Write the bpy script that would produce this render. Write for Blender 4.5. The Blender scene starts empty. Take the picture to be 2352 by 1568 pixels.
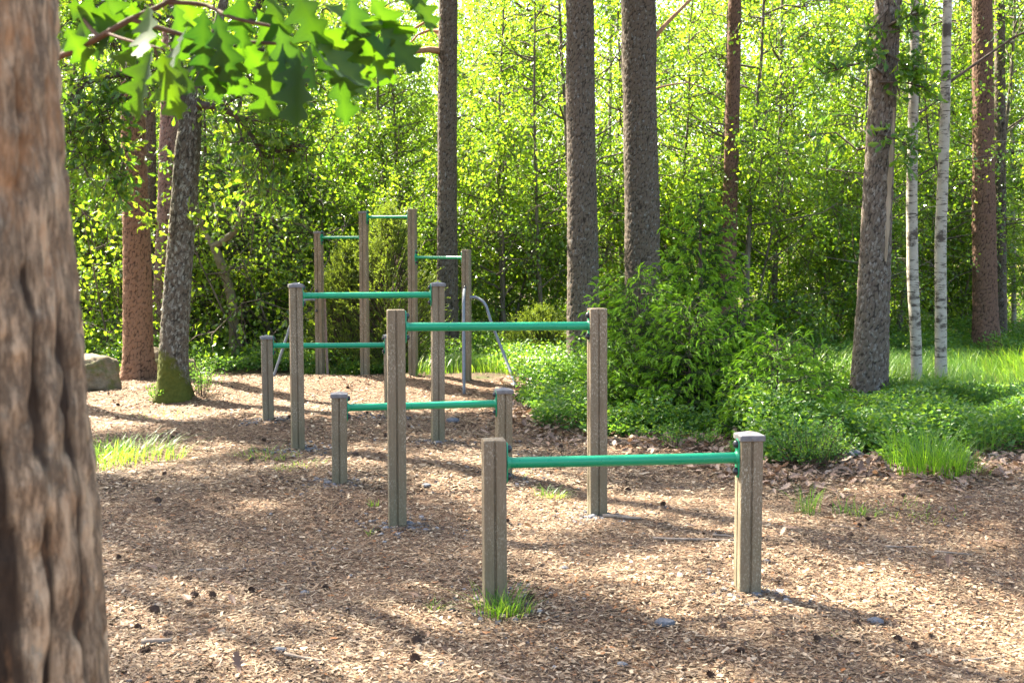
import bpy, math, random
import numpy as np
R=math.radians; PI=math.pi
rng=np.random.default_rng(7); random.seed(7)
scene=bpy.context.scene; col=scene.collection
# ------------------------------------------------------------------ camera calibration
F=2674.0; CX,CY=1176.0,784.0; HC=1.652; PITCH=math.atan(202.0/F)
def ray(x,y):
    dx,dy,dz=(x-CX)/F,1.0,-(y-CY)/F
    c,s=math.cos(PITCH),math.sin(PITCH)
    return np.array([dx,dy*c+dz*s,-dy*s+dz*c])
def px(x,y,Y):
    d=ray(x,y); return np.array([0,0,HC])+d*(Y/d[1])
def height(X,Y):
    X=np.asarray(X,float);Y=np.asarray(Y,float)
    h=.022*np.sin(X*1.7+Y*.9+1)+.018*np.sin(X*.8-Y*1.9)+.012*np.sin(X*3.1+Y*2.3)+.008*np.sin(X*5.3-Y*4.1+2)
    h=h+.10*np.exp(-(((X+1.2)/2.2)**2+((Y-14.6)/1.0)**2))
    return h
def ground(x,y):
    d=ray(x,y); t=HC/-d[2]
    for _ in range(12):
        p=d*t; t=(HC-float(height(p[0],p[1])))/-d[2]
    p=d*t; return np.array([p[0],p[1],float(height(p[0],p[1]))])
def base0(x,y):          # as above but on the flat mean ground (sets distance)
    d=ray(x,y); p=d*(HC/-d[2]); return np.array([p[0],p[1],float(height(p[0],p[1]))])
# ------------------------------------------------------------------ noise in numpy
def vnoise(P,seed=0):
    P=np.asarray(P,float); i=np.floor(P).astype(np.int64); f=P-i; f=f*f*(3-2*f)
    def h(a):
        n=(a[...,0]*374761393+a[...,1]*668265263+a[...,2]*2147483647+seed*1274126177)&0xffffffff
        n=((n^(n>>13))*1274126177)&0xffffffff; n=n^(n>>16)
        return (n&0xffff)/65535.0
    r=0
    for dx in (0,1):
        for dy in (0,1):
            for dz in (0,1):
                w=(f[...,0] if dx else 1-f[...,0])*(f[...,1] if dy else 1-f[...,1])*(f[...,2] if dz else 1-f[...,2])
                r=r+w*h(i+np.array([dx,dy,dz]))
    return r
def cell(u,v,nu,seed):           # periodic in u with nu cells; returns F2-F1, id
    r=np.random.default_rng(seed); nv=int(v.max())+4
    jx=r.random((nv,nu)); jy=r.random((nv,nu)); idt=r.random((nv,nu))
    iu=np.floor(u).astype(int); iv=np.floor(v).astype(int)+1
    f1=np.full(u.shape,9.);f2=np.full(u.shape,9.);idd=np.zeros(u.shape)
    for a in (-1,0,1):
        for b in (-1,0,1):
            cu=(iu+a); cv=np.clip(iv+b,0,nv-1); m=cu%nu
            d=np.hypot(cu+jx[cv,m]-u,cv-1+jy[cv,m]-v)
            n1=d<f1; f2=np.where(n1,f1,np.minimum(f2,d)); idd=np.where(n1,idt[cv,m],idd); f1=np.where(n1,d,f1)
    return f2-f1,idd
# ------------------------------------------------------------------ mesh helpers
def mesh(name,V,Fq,mat,attrs=None,smooth=False):
    """Fq: list of int arrays (m,k)"""
    V=np.ascontiguousarray(V,np.float32); me=bpy.data.meshes.new(name)
    if not isinstance(Fq,(list,tuple)): Fq=[Fq]
    Fq=[np.asarray(f,np.int32) for f in Fq if len(f)]
    loops=np.concatenate([f.ravel() for f in Fq]); cnt=np.concatenate([np.full(len(f),f.shape[1],np.int32) for f in Fq])
    st=np.concatenate([[0],np.cumsum(cnt)[:-1]]).astype(np.int32)
    me.vertices.add(len(V)); me.vertices.foreach_set('co',V.ravel())
    me.loops.add(len(loops)); me.loops.foreach_set('vertex_index',loops)
    me.polygons.add(len(cnt)); me.polygons.foreach_set('loop_start',st)
    me.update(calc_edges=True)
    me.polygons.foreach_set('use_smooth',np.full(len(cnt),smooth))
    for k,a in (attrs or {}).items():
        at=me.attributes.new(k,'FLOAT','POINT'); at.data.foreach_set('value',np.asarray(a,np.float32))
    me.materials.append(mat); me.update()
    return me
def obj(name,me,parent=None,loc=None,rotz=0):
    o=bpy.data.objects.new(name,me); col.objects.link(o)
    if parent: o.parent=parent
    if loc is not None: o.location=[float(c) for c in loc]
    if rotz: o.rotation_euler[2]=rotz
    return o
def tag(o,label=None,cat=None,group=None,kind=None):
    if label:o['label']=label
    if cat:o['category']=cat
    if group:o['group']=group
    if kind:o['kind']=kind
    return o
def thing(name,label,cat,loc,rotz=0,group=None):
    o=obj(name,None,None,loc,rotz); o.empty_display_size=.2
    return tag(o,label,cat,group)
class MB:
    def __init__(s): s.V=[];s.F={};s.n=0;s.A=[]
    def add(s,V,F,a=None):
        V=np.asarray(V,float)
        F=np.asarray(F,int); s.F.setdefault(F.shape[1],[]).append(F+s.n); s.V.append(V); s.n+=len(V)
        s.A.append(np.zeros(len(V)) if a is None else np.broadcast_to(a,(len(V),)))
    def mesh(s,name,mat,smooth=False,attr='tint'):
        return mesh(name,np.concatenate(s.V),[np.concatenate(f) for f in s.F.values()],mat,{attr:np.concatenate(s.A)},smooth)
def tube(P,r,sides=6,cap=True):
    P=np.asarray(P,float); n=len(P); r=np.broadcast_to(np.asarray(r,float),(n,))
    T=np.gradient(P,axis=0); T/=np.linalg.norm(T,axis=1)[:,None]+1e-9
    mt=T.mean(0); ref=np.array([1,0,0]) if abs(mt[0])<.7*np.linalg.norm(mt)+1e-9 else np.array([0,1,0]) if abs(mt[1])<.7 else np.array([0,0,1])
    A=np.cross(T,ref); A/=np.linalg.norm(A,axis=1)[:,None]+1e-9; B=np.cross(T,A)
    th=np.arange(sides)*2*PI/sides
    V=P[:,None,:]+r[:,None,None]*(A[:,None,:]*np.cos(th)[None,:,None]+B[:,None,:]*np.sin(th)[None,:,None])
    i=np.arange(n-1)[:,None]*sides; j=np.arange(sides)[None,:]; k=(j+1)%sides
    Fq=np.stack([i+j,i+k,i+sides+k,i+sides+j],-1).reshape(-1,4)
    V=V.reshape(-1,3)
    return V,Fq
def tube_capped(P,r,sides=16):
    V,Fq=tube(P,r,sides); n=len(V)
    P=np.asarray(P,float); V=np.concatenate([V,P[:1],P[-1:]])
    j=np.arange(sides);k=(j+1)%sides
    tri=np.concatenate([np.stack([k,j,np.full(sides,n)],1),np.stack([n-sides+j,n-sides+k,np.full(sides,n+1)],1)])
    return V,Fq,tri
def tubes(polys,sides=5):
    mb=MB()
    for P,r in polys:
        V,Fq=tube(P,r,sides if np.max(r)<.03 else max(sides,8)); mb.add(V,Fq)
    return mb
def norm(v): return v/(np.linalg.norm(v,axis=-1,keepdims=True)+1e-9)
# leaves ---------------------------------------------------------------
def rhombs(P,A,N,L,W,fold=.15):
    A=norm(A); S=norm(np.cross(A,N)); N=np.cross(S,A); n=len(P); L=np.broadcast_to(L,(n,))[:,None]; W=np.broadcast_to(W,(n,))[:,None]
    V=np.stack([P,P+A*L*.42+S*W*.5+N*W*fold,P+A*L,P+A*L*.42-S*W*.5+N*W*fold],1).reshape(-1,3)
    Fq=np.arange(n*4).reshape(n,4); return V,Fq
OAK_T=np.array([0,.06,.16,.24,.34,.42,.53,.61,.72,.80,.90,.97,1.0])
OAK_W=np.array([.03,.05,.30,.17,.62,.32,1.0,.46,.92,.42,.60,.30,.05])
def lobed(P,A,N,L,W,curl=.3,fold=.1,T=OAK_T,Wd=OAK_W,jit=.0,sweep=.10):
    A=norm(A); S=norm(np.cross(A,N)); N=np.cross(S,A); n=len(P); k=len(T)
    L=np.broadcast_to(L,(n,))[:,None,None];W=np.broadcast_to(W,(n,))[:,None,None];cu=np.broadcast_to(curl,(n,))[:,None,None]
    t=T[None,:,None]; w=Wd[None,:,None]*(1+jit*(rng.random((n,k,1))-.5))
    C=P[:,None]+A[:,None]*L*t-N[:,None]*cu*L*t*t
    sw=A[:,None]*L*sweep*w
    Lf=C-S[:,None]*W*.5*w+N[:,None]*fold*W*w+sw; Rt=C+S[:,None]*W*.5*w+N[:,None]*fold*W*w+sw
    V=np.stack([Lf,C,Rt],2).reshape(-1,3)
    b=(np.arange(n)*k*3)[:,None]; r=(np.arange(k-1)*3)[None,:]
    f1=np.stack([b+r,b+r+1,b+r+4,b+r+3],-1).reshape(-1,4); f2=np.stack([b+r+1,b+r+2,b+r+5,b+r+4],-1).reshape(-1,4)
    return V,np.concatenate([f1,f2])
def rdir(n): return norm(rng.normal(size=(n,3)))
# ------------------------------------------------------------------ materials
def newmat(name):
    m=bpy.data.materials.new(name); m.use_nodes=True; nt=m.node_tree
    for n in list(nt.nodes): nt.nodes.remove(n)
    out=nt.nodes.new('ShaderNodeOutputMaterial'); return m,nt,out
def ramp(nt,fac,stops,interp='LINEAR'):
    r=nt.nodes.new('ShaderNodeValToRGB'); e=r.color_ramp.elements; r.color_ramp.interpolation=interp
    while len(e)<len(stops): e.new(.5)
    for el,(p,c) in zip(e,stops): el.position=p; el.color=(*c,1)
    if fac is not None: nt.links.new(fac,r.inputs[0])
    return r.outputs[0]
def attr(nt,name):
    a=nt.nodes.new('ShaderNodeAttribute'); a.attribute_name=name; return a.outputs['Fac']
def noise(nt,scale,detail=4,rough=.6,vec=None,out='Fac'):
    n=nt.nodes.new('ShaderNodeTexNoise'); n.inputs['Scale'].default_value=scale; n.inputs['Detail'].default_value=detail; n.inputs['Roughness'].default_value=rough
    if vec is not None: nt.links.new(vec,n.inputs['Vector'])
    return n.outputs[out]
def coords(nt,scale=(1,1,1),kind='Object'):
    t=nt.nodes.new('ShaderNodeTexCoord'); m=nt.nodes.new('ShaderNodeMapping'); m.inputs['Scale'].default_value=scale
    nt.links.new(t.outputs[kind],m.inputs[0]); return m.outputs[0]
def mixc(nt,fac,a,b,mode='MIX'):
    m=nt.nodes.new('ShaderNodeMix'); m.data_type='RGBA'; m.blend_type=mode
    for s,v in ((m.inputs[0],fac),(m.inputs[6],a),(m.inputs[7],b)):
        if hasattr(v,'is_linked'): nt.links.new(v,s)
        elif isinstance(v,tuple): s.default_value=(*v,1)
        else: s.default_value=v
    return m.outputs[2]
def mth(nt,op,a,b=None,c=None):
    m=nt.nodes.new('ShaderNodeMath'); m.operation=op
    for s,v in zip(m.inputs,(a,b,c)):
        if v is None: continue
        if hasattr(v,'is_linked'): nt.links.new(v,s)
        else: s.default_value=v
    return m.outputs[0]
def bsdf(nt,color,rough=.8,spec=.3,bump=None,bstr=.3,bdist=.01,metal=0):
    p=nt.nodes.new('ShaderNodeBsdfPrincipled')
    if hasattr(color,'is_linked'): nt.links.new(color,p.inputs['Base Color'])
    else: p.inputs['Base Color'].default_value=(*color,1)
    if hasattr(rough,'is_linked'): nt.links.new(rough,p.inputs['Roughness'])
    else: p.inputs['Roughness'].default_value=rough
    p.inputs['Specular IOR Level'].default_value=spec; p.inputs['Metallic'].default_value=metal
    if bump is not None:
        b=nt.nodes.new('ShaderNodeBump'); b.inputs['Strength'].default_value=bstr; b.inputs['Distance'].default_value=bdist
        nt.links.new(bump,b.inputs['Height']); nt.links.new(b.outputs[0],p.inputs['Normal'])
    return p.outputs[0]
def leafmat(name,refl,trans,tmix=.5,rough=.42,spec=.5):
    """refl/trans: ramp stops driven by per-leaf 'tint'"""
    m,nt,out=newmat(name); a=attr(nt,'tint')
    rc=ramp(nt,a,refl); tc=ramp(nt,a,trans)
    p=bsdf(nt,rc,rough,spec)
    t=nt.nodes.new('ShaderNodeBsdfTranslucent'); nt.links.new(tc,t.inputs[0])
    mx=nt.nodes.new('ShaderNodeMixShader'); mx.inputs[0].default_value=tmix
    nt.links.new(p,mx.inputs[1]); nt.links.new(t.outputs[0],mx.inputs[2]); nt.links.new(mx.outputs[0],out.inputs[0])
    return m
M={}
M['leaf']=leafmat('birch_leaf',[(0,(.045,.10,.018)),(.6,(.10,.19,.022)),(1,(.18,.27,.035))],[(0,(.13,.29,.012)),(.6,(.31,.49,.018)),(1,(.54,.64,.03))],.55,.28,.8)
M['oakleaf']=leafmat('oak_leaf',[(0,(.035,.09,.018)),(.6,(.065,.14,.02)),(1,(.11,.19,.025))],[(0,(.09,.23,.010)),(.6,(.20,.37,.014)),(1,(.38,.50,.02))],.5,.38,.55)
M['nearleaf']=leafmat('near_oak_leaf',[(0,(.012,.045,.012)),(.6,(.03,.075,.006)),(1,(.05,.10,.006))],[(0,(.015,.055,.004)),(.5,(.065,.155,.004)),(1,(.16,.29,.006))],.5,.5,.4)
M['berry']=leafmat('berry_shrub_leaf',[(0,(.014,.055,.012)),(.5,(.05,.135,.028)),(1,(.12,.22,.03))],[(0,(.07,.20,.03)),(.5,(.15,.34,.03)),(1,(.36,.52,.03))],.42,.4,.45)
M['spruce']=leafmat('spruce_needles',[(0,(.010,.032,.009)),(.45,(.024,.075,.012)),(.75,(.14,.30,.018)),(1,(.28,.47,.03))],[(0,(.02,.06,.01)),(.45,(.05,.15,.012)),(1,(.34,.58,.015))],.38,.45,.35)
M['juniper']=leafmat('juniper_needles',[(0,(.04,.085,.018)),(.6,(.11,.17,.028)),(1,(.19,.24,.045))],[(0,(.07,.13,.012)),(1,(.42,.52,.035))],.4,.5,.35)
M['pine']=leafmat('pine_needles',[(0,(.025,.05,.016)),(.7,(.06,.09,.03)),(1,(.16,.12,.06))],[(0,(.03,.06,.01)),(1,(.16,.17,.05))],.35,.5,.35)
M['grass']=leafmat('grass_blade',[(0,(.05,.13,.02)),(.6,(.10,.22,.025)),(1,(.20,.27,.06))],[(0,(.12,.30,.015)),(.6,(.30,.54,.02)),(1,(.50,.62,.05))],.5,.4,.4)
M['dryleaf']=leafmat('dry_oak_leaf',[(0,(.10,.06,.04)),(.5,(.24,.15,.10)),(1,(.38,.27,.19))],[(0,(.06,.03,.015)),(1,(.22,.12,.06))],.2,.55,.35)
def barkmat(name,plate,crack,alt,lichen,lich_amt=.0,moss=False):
    m,nt,out=newmat(name); cr=attr(nt,'crack'); idd=attr(nt,'plate')
    v=coords(nt,(1,1,.35)); v2=coords(nt,(1,1,1))
    n1=noise(nt,9,5,.65,v); n2=noise(nt,70,4,.7,v); n3=noise(nt,2.2,3,.5,v2)
    base=mixc(nt,mth(nt,'MULTIPLY_ADD',idd,.5,mth(nt,'MULTIPLY',n1,.5)),plate,alt)
    base=mixc(nt,mth(nt,'MULTIPLY',n3,.45),base,(plate[0]*1.35,plate[1]*1.3,plate[2]*1.3))
    base=mixc(nt,ramp(nt,n2,[(.35,(0,0,0)),(.75,(.5,.5,.5))]),base,tuple(min(1,c*1.9) for c in plate))
    if lich_amt: 
        l=noise(nt,26,5,.75,coords(nt,(1,1,.6)))
        base=mixc(nt,ramp(nt,l,[(.62-lich_amt*.2,(0,0,0)),(.70-lich_amt*.15,(.85,.85,.85))]),base,lichen)
    base=mixc(nt,ramp(nt,cr,[(0,(1,1,1)),(.22,(0,0,0))]),base,crack)
    if name=='near_pine_bark':
        sn=noise(nt,17,7,.75,coords(nt,(1,1,.20))); base=mixc(nt,ramp(nt,sn,[(.38,(0,0,0)),(.5,(.85,.85,.85)),(.60,(0,0,0))]),base,(.05,.034,.022)); base=mixc(nt,ramp(nt,noise(nt,8,5,.7,coords(nt,(1,1,.4))),[(.52,(0,0,0)),(.68,(.8,.8,.8))]),base,(.33,.17,.075))
    if moss:
        mo=mth(nt,'MULTIPLY_ADD',noise(nt,7,5,.7,v2),1.0,mth(nt,'SUBTRACT',attr(nt,'moss'),.62))
        base=mixc(nt,ramp(nt,mo,[(.38,(0,0,0)),(.52,(1,1,1))]),base,mixc(nt,noise(nt,30,3,.6,v2),(.035,.045,.008),(.115,.12,.02)))
    h=mth(nt,'ADD',mth(nt,'MULTIPLY',n2,.6),mth(nt,'MULTIPLY',n1,.8))
    nt.links.new(bsdf(nt,base,.9,.15,h,.8,.008),out.inputs[0]); return m
M['bark_orange']=barkmat('pine_bark_orange',(.155,.090,.055),(.03,.019,.013),(.21,.12,.072),(.3,.3,.25))
M['bark_pine']=barkmat('pine_bark_grey_brown',(.080,.066,.050),(.018,.015,.011),(.112,.080,.056),(.21,.215,.20),.32)
M['bark_purple']=barkmat('pine_bark_purple_brown',(.15,.098,.08),(.035,.024,.019),(.20,.12,.095),(.25,.25,.23),.2)
M['bark_oak']=barkmat('oak_bark',(.070,.058,.040),(.02,.017,.011),(.10,.082,.060),(.25,.25,.20),.6,True)
M['bark_dark']=barkmat('dark_oak_bark',(.083,.067,.049),(.02,.015,.012),(.14,.10,.078),(.24,.22,.19),.5)
M['bark_red']=barkmat('red_pine_bark',(.105,.064,.044),(.025,.017,.013),(.15,.082,.052),(.3,.28,.25))
M['bark_near']=barkmat('near_pine_bark',(.31,.235,.15),(.022,.015,.010),(.35,.235,.135),(.27,.235,.17),.35)
def birchbark():
    m,nt,out=newmat('birch_bark'); v=coords(nt,(1,1,5)); v2=coords(nt,(1,1,1.3))
    a=ramp(nt,noise(nt,7,5,.7,v),[(.54,(0,0,0)),(.62,(1,1,1))]); b=ramp(nt,noise(nt,3.3,5,.65,v2),[(.53,(0,0,0)),(.61,(1,1,1))])
    base=mixc(nt,noise(nt,15,3,.5,v2),(.29,.26,.20),(.43,.39,.32))
    base=mixc(nt,mth(nt,'MAXIMUM',a,b),base,(.07,.055,.042))
    nt.links.new(bsdf(nt,base,.7,.25,noise(nt,40,4,.7,v),.5,.006),out.inputs[0]); return m
M['birch']=birchbark()
def simple(name,c1,c2,sc=8,rough=.85,stretch=(1,1,1),bstr=.4,bd=.005,spec=.25):
    m,nt,out=newmat(name); v=coords(nt,stretch)
    n=noise(nt,sc,5,.65,v); nt.links.new(bsdf(nt,mixc(nt,ramp(nt,n,[(.3,(0,0,0)),(.7,(1,1,1))]),c1,c2),rough,spec,n,bstr,bd),out.inputs[0]); return m
M['twig']=simple('twig_bark',(.045,.032,.024),(.11,.08,.058),12)
M['twig_red']=simple('reddish_twig',(.06,.036,.024),(.12,.07,.045),25)
M['stem']=simple('young_stem_bark',(.06,.05,.035),(.20,.17,.13),9,stretch=(1,1,.3))
M['spruce_twig']=simple('spruce_twig',(.03,.035,.015),(.07,.055,.03),25)
M['limb']=simple('pale_limb_bark',(.10,.085,.05),(.26,.22,.14),14)
M['pinelimb']=simple('orange_limb_bark',(.24,.12,.06),(.42,.25,.14),12)
def woodmat():
    m,nt,out=newmat('weathered_post_wood'); oi=nt.nodes.new('ShaderNodeObjectInfo')
    t=nt.nodes.new('ShaderNodeTexCoord'); ad=nt.nodes.new('ShaderNodeVectorMath'); ad.operation='ADD'
    nt.links.new(t.outputs['Object'],ad.inputs[0]); cb=nt.nodes.new('ShaderNodeCombineXYZ'); nt.links.new(mth(nt,'MULTIPLY',oi.outputs['Random'],37),cb.inputs[2]); nt.links.new(mth(nt,'MULTIPLY',oi.outputs['Random'],11),cb.inputs[0]); nt.links.new(cb.outputs[0],ad.inputs[1])
    def mp(s):
        q=nt.nodes.new('ShaderNodeMapping'); q.inputs['Scale'].default_value=s; nt.links.new(ad.outputs[0],q.inputs[0]); return q.outputs[0]
    grain=noise(nt,60,5,.7,mp((1,1,.06))); blot=noise(nt,6,4,.6,mp((1,1,.4))); spk=noise(nt,130,3,.7,mp((1,1,.45))); spm=noise(nt,9,3,.6,mp((1,1,.5)))
    base=mixc(nt,grain,(.105,.080,.048),(.25,.195,.12))
    base=mixc(nt,ramp(nt,blot,[(.42,(0,0,0)),(.7,(.55,.55,.55))]),base,(.22,.16,.11))
    sp=mth(nt,'MULTIPLY',ramp(nt,spk,[(.50,(0,0,0)),(.62,(1,1,1))]),ramp(nt,spm,[(.38,(.05,.05,.05)),(.62,(.8,.8,.8))]))
    base=mixc(nt,sp,base,(.42,.37,.27))
    sep=nt.nodes.new('ShaderNodeSeparateXYZ'); nt.links.new(t.outputs['Object'],sep.inputs[0])
    low=ramp(nt,mth(nt,'ADD',sep.outputs[2],mth(nt,'MULTIPLY',blot,.5)),[(.15,(.75,.75,.75)),(.75,(0,0,0))])
    base=mixc(nt,low,base,mixc(nt,grain,(.085,.085,.045),(.19,.17,.105)))
    nt.links.new(bsdf(nt,base,.85,.2,mth(nt,'ADD',grain,mth(nt,'MULTIPLY',spk,.4)),.55,.003),out.inputs[0]); return m
M['wood']=woodmat()
def painted(name,c,c2,rough=.3):
    m,nt,out=newmat(name); v=coords(nt); n=noise(nt,30,4,.6,v); n2=noise(nt,3.0,3,.5,v)
    base=mixc(nt,mth(nt,'MULTIPLY',n2,.5),c,c2); base=mixc(nt,ramp(nt,noise(nt,170,2,.5,v),[(.70,(0,0,0)),(.76,(.5,.5,.5))]),base,(.30,.36,.28))
    nt.links.new(bsdf(nt,base,ramp(nt,n,[(.3,(rough-.06,)*3),(.7,(rough+.14,)*3)]),.5,n,.04,.002),out.inputs[0]); return m
M['green']=painted('green_painted_steel',(.0,.24,.105),(.0,.29,.14))
M['galv']=simple('galvanised_steel',(.12,.135,.15),(.20,.22,.235),25,.45,(1,1,1),.1,.002,.6)
M['rusty']=simple('brownish_pipe',(.20,.13,.10),(.34,.25,.20),20,.6)
M['cap']=simple('grey_metal_cap',(.115,.108,.105),(.19,.18,.175),30,.6,(1,1,1),.2,.002,.45)
M['black']=simple('black_rubber_cap',(.012,.012,.016),(.025,.025,.03),20,.32,(1,1,1),.05,.001,.5)
def stonemat(name,c1,c2,moss=0):
    m,nt,out=newmat(name); v=coords(nt); n=noise(nt,7,6,.7,v)
    base=mixc(nt,ramp(nt,n,[(.35,(0,0,0)),(.65,(1,1,1))]),c1,c2); base=mixc(nt,ramp(nt,noise(nt,55,4,.7,v),[(.5,(0,0,0)),(.7,(.6,.6,.6))]),base,tuple(c*.35 for c in c1))
    if moss: base=mixc(nt,ramp(nt,noise(nt,3,5,.7,v),[(.52,(0,0,0)),(.62,(.8,.8,.8))]),base,(.10,.11,.03))
    nt.links.new(bsdf(nt,base,.85,.25,n,.9,.02),out.inputs[0]); return m
M['boulder']=stonemat('granite_boulder',(.13,.10,.06),(.24,.19,.125),1)
M['stone']=stonemat('grey_stone',(.07,.075,.085),(.15,.155,.165))
def chipmat(name,stops,rough=.75):
    m,nt,out=newmat(name); c=ramp(nt,attr(nt,'tint'),stops)
    c=mixc(nt,mth(nt,'MULTIPLY',noise(nt,90,3,.6,coords(nt)),.35),c,(.09,.055,.035)); nt.links.new(bsdf(nt,c,rough,.3),out.inputs[0]); return m
M['chips']=chipmat('wood_chips',[(0,(.022,.014,.010)),(.25,(.080,.047,.029)),(.5,(.18,.118,.066)),(.75,(.31,.222,.132)),(.93,(.46,.365,.245)),(1,(.25,.095,.025))])
M['gravel']=chipmat('grey_gravel',[(0,(.05,.053,.06)),(.6,(.13,.135,.15)),(1,(.34,.33,.31))])
M['cone']=simple('pine_cone_scales',(.04,.025,.018),(.12,.075,.05),60)
M['stick']=simple('dead_stick',(.13,.10,.075),(.34,.27,.20),30)
def groundmat():
    m,nt,out=newmat('wood_chip_litter_ground'); v=coords(nt)
    n1=noise(nt,.9,4,.6,v); n2=noise(nt,14,5,.7,v); 
    dis=nt.nodes.new('ShaderNodeVectorMath'); dis.operation='ADD'; sc=nt.nodes.new('ShaderNodeVectorMath'); sc.operation='SCALE'; sc.inputs[3].default_value=.06
    nn=nt.nodes.new('ShaderNodeTexNoise'); nn.inputs['Scale'].default_value=22; nt.links.new(v,nn.inputs['Vector']); nt.links.new(nn.outputs['Color'],sc.inputs[0]); nt.links.new(v,dis.inputs[0]); nt.links.new(sc.outputs[0],dis.inputs[1])
    vo=nt.nodes.new('ShaderNodeTexVoronoi'); vo.inputs['Scale'].default_value=75; nt.links.new(dis.outputs[0],vo.inputs['Vector'])
    hv=nt.nodes.new('ShaderNodeSeparateColor'); nt.links.new(vo.outputs['Color'],hv.inputs[0])
    c=ramp(nt,hv.outputs[0],[(0,(.035,.020,.012)),(.35,(.10,.058,.034)),(.7,(.19,.12,.072)),(1,(.31,.215,.135))])
    c=mixc(nt,ramp(nt,n1,[(.35,(0,0,0)),(.7,(.55,.55,.55))]),c,mixc(nt,n2,(.06,.032,.02),(.14,.078,.045)))
    bed=attr(nt,'bed')
    bc=mixc(nt,n2,(.035,.028,.016),(.13,.085,.055)); bc=mixc(nt,ramp(nt,noise(nt,3,4,.6,v),[(.5,(0,0,0)),(.6,(.7,.7,.7))]),bc,(.045,.07,.015))
    c=mixc(nt,bed,c,bc)
    nt.links.new(bsdf(nt,c,.9,.15,mth(nt,'ADD',vo.outputs['Distance'],mth(nt,'MULTIPLY',n2,1.2)),.8,.012),out.inputs[0]); return m
M['ground']=groundmat()

# ------------------------------------------------------------------ world, sun, camera
w=bpy.data.worlds.new('World'); scene.world=w; w.use_nodes=True; nt=w.node_tree
bg=nt.nodes['Background']; sk=nt.nodes.new('ShaderNodeTexSky'); sk.sky_type='NISHITA'; sk.sun_disc=False
SUN=norm(np.array([-.74,.67,math.tan(R(48))*math.hypot(.74,.67)]))
sk.sun_elevation=R(48); sk.sun_rotation=math.atan2(SUN[0],SUN[1])%(2*PI); sk.dust_density=3.5; sk.ozone_density=.4; sk.air_density=1.0
nt.links.new(sk.outputs[0],bg.inputs[0]); bg.inputs[1].default_value=.09
sl=bpy.data.lights.new('sun','SUN'); sl.energy=5.0; sl.angle=R(.5); sl.color=(1,.92,.77)
so=bpy.data.objects.new('sun',sl); col.objects.link(so)
from mathutils import Vector
so.rotation_euler=Vector(SUN.tolist()).to_track_quat('Z','Y').to_euler(); so.location=(-8,8,20)
cam=bpy.data.cameras.new('camera'); cam.lens=36*F/2352; cam.sensor_width=36; cam.clip_end=600; cam.clip_start=.05
cam.dof.use_dof=True; cam.dof.focus_distance=7.6; cam.dof.aperture_fstop=7.5
co=bpy.data.objects.new('camera',cam); col.objects.link(co); co.location=(0,0,HC); co.rotation_euler=(PI/2-PITCH,0,0); scene.camera=co
scene.view_settings.view_transform='Standard'; scene.view_settings.look='None'; scene.view_settings.gamma=1; scene.view_settings.exposure=3.0
scene.render.engine='CYCLES'; cy=scene.cycles; cy.max_bounces=6; cy.diffuse_bounces=3; cy.caustics_reflective=False; cy.caustics_refractive=False; cy.glossy_bounces=2; cy.transmission_bounces=5; cy.transparent_max_bounces=4

# ------------------------------------------------------------------ bed outline (forest floor) on the ground
bed_px=[(1178,878),(1190,930),(1225,975),(1330,1000),(1500,1012),(1640,1012),(1690,1062),(1800,1080),(1905,1072),(1985,1045),(2070,1085),(2200,1075),(2260,1040),(2351,1030)]
bedp=[base0(*p)[:2] for p in bed_px]
bedp+= [np.array([9.,bedp[-1][1]+.2]),np.array([60.,11.]),np.array([60.,120.]),np.array([-60.,120.]),np.array([-60.,15.])]
bedp+= [base0(*p)[:2] for p in [(60,885),(180,880),(260,868),(350,850),(470,862),(580,857),(700,862),(800,868),(900,876),(1000,880),(1060,886),(1120,890)]]
bedp=np.array(bedp)
def inpoly(X,Y,P):
    r=np.zeros(np.shape(X),bool); n=len(P)
    for i in range(n):
        x1,y1=P[i];x2,y2=P[(i+1)%n]
        c=((y1>Y)!=(y2>Y)); xi=(x2-x1)*(Y-y1)/((y2-y1) if y2!=y1 else 1e-9)+x1
        r^=c&(X<xi)
    return r
def segdist(X,Y,P):
    d=np.full(np.shape(X),1e9)
    for i in range(len(P)-1):
        a=P[i];b=P[i+1];ab=b-a;t=np.clip(((X-a[0])*ab[0]+(Y-a[1])*ab[1])/(ab@ab),0,1)
        d=np.minimum(d,np.hypot(X-a[0]-t*ab[0],Y-a[1]-t*ab[1]))
    return d
# ------------------------------------------------------------------ ground
xs=np.concatenate([-np.geomspace(9,200,24)[::-1][:-1],np.arange(-9,9.01,.06),np.geomspace(9,200,24)[1:]])
ys=np.concatenate([-np.geomspace(1,60,14)[::-1],np.arange(-.9,3,.25),np.arange(3,20,.06),np.geomspace(20,250,30)])
GX,GY=np.meshgrid(xs,ys); PZ=height(GX,GY); fine=(np.abs(GX)<9.1)&(GY>2.9)&(GY<20.1)
PZ=PZ+np.where(fine,.014*(vnoise(np.stack([GX*5,GY*5,GX*0],-1),3)-.5)+.010*(vnoise(np.stack([GX*13,GY*13,GX*0],-1),4)-.5),0)
V=np.stack([GX,GY,PZ],-1).reshape(-1,3); nx=len(xs); ny=len(ys)
i=(np.arange(ny-1)*nx)[:,None]+np.arange(nx-1)[None]; Fq=np.stack([i,i+1,i+nx+1,i+nx],-1).reshape(-1,4)
bedm=inpoly(GX,GY,bedp).astype(float); 
sd=segdist(GX,GY,np.concatenate([bedp,bedp[:1]])); bedm=np.clip(.5+np.where(bedm>0,1,-1)*sd/.25+.5*(vnoise(np.stack([GX*4,GY*4,GX*0],-1),9)-.5),0,1)
gr=obj('ground',mesh('ground',V,Fq,M['ground'],{'bed':bedm.ravel()},True)); tag(gr,kind='structure')
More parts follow.
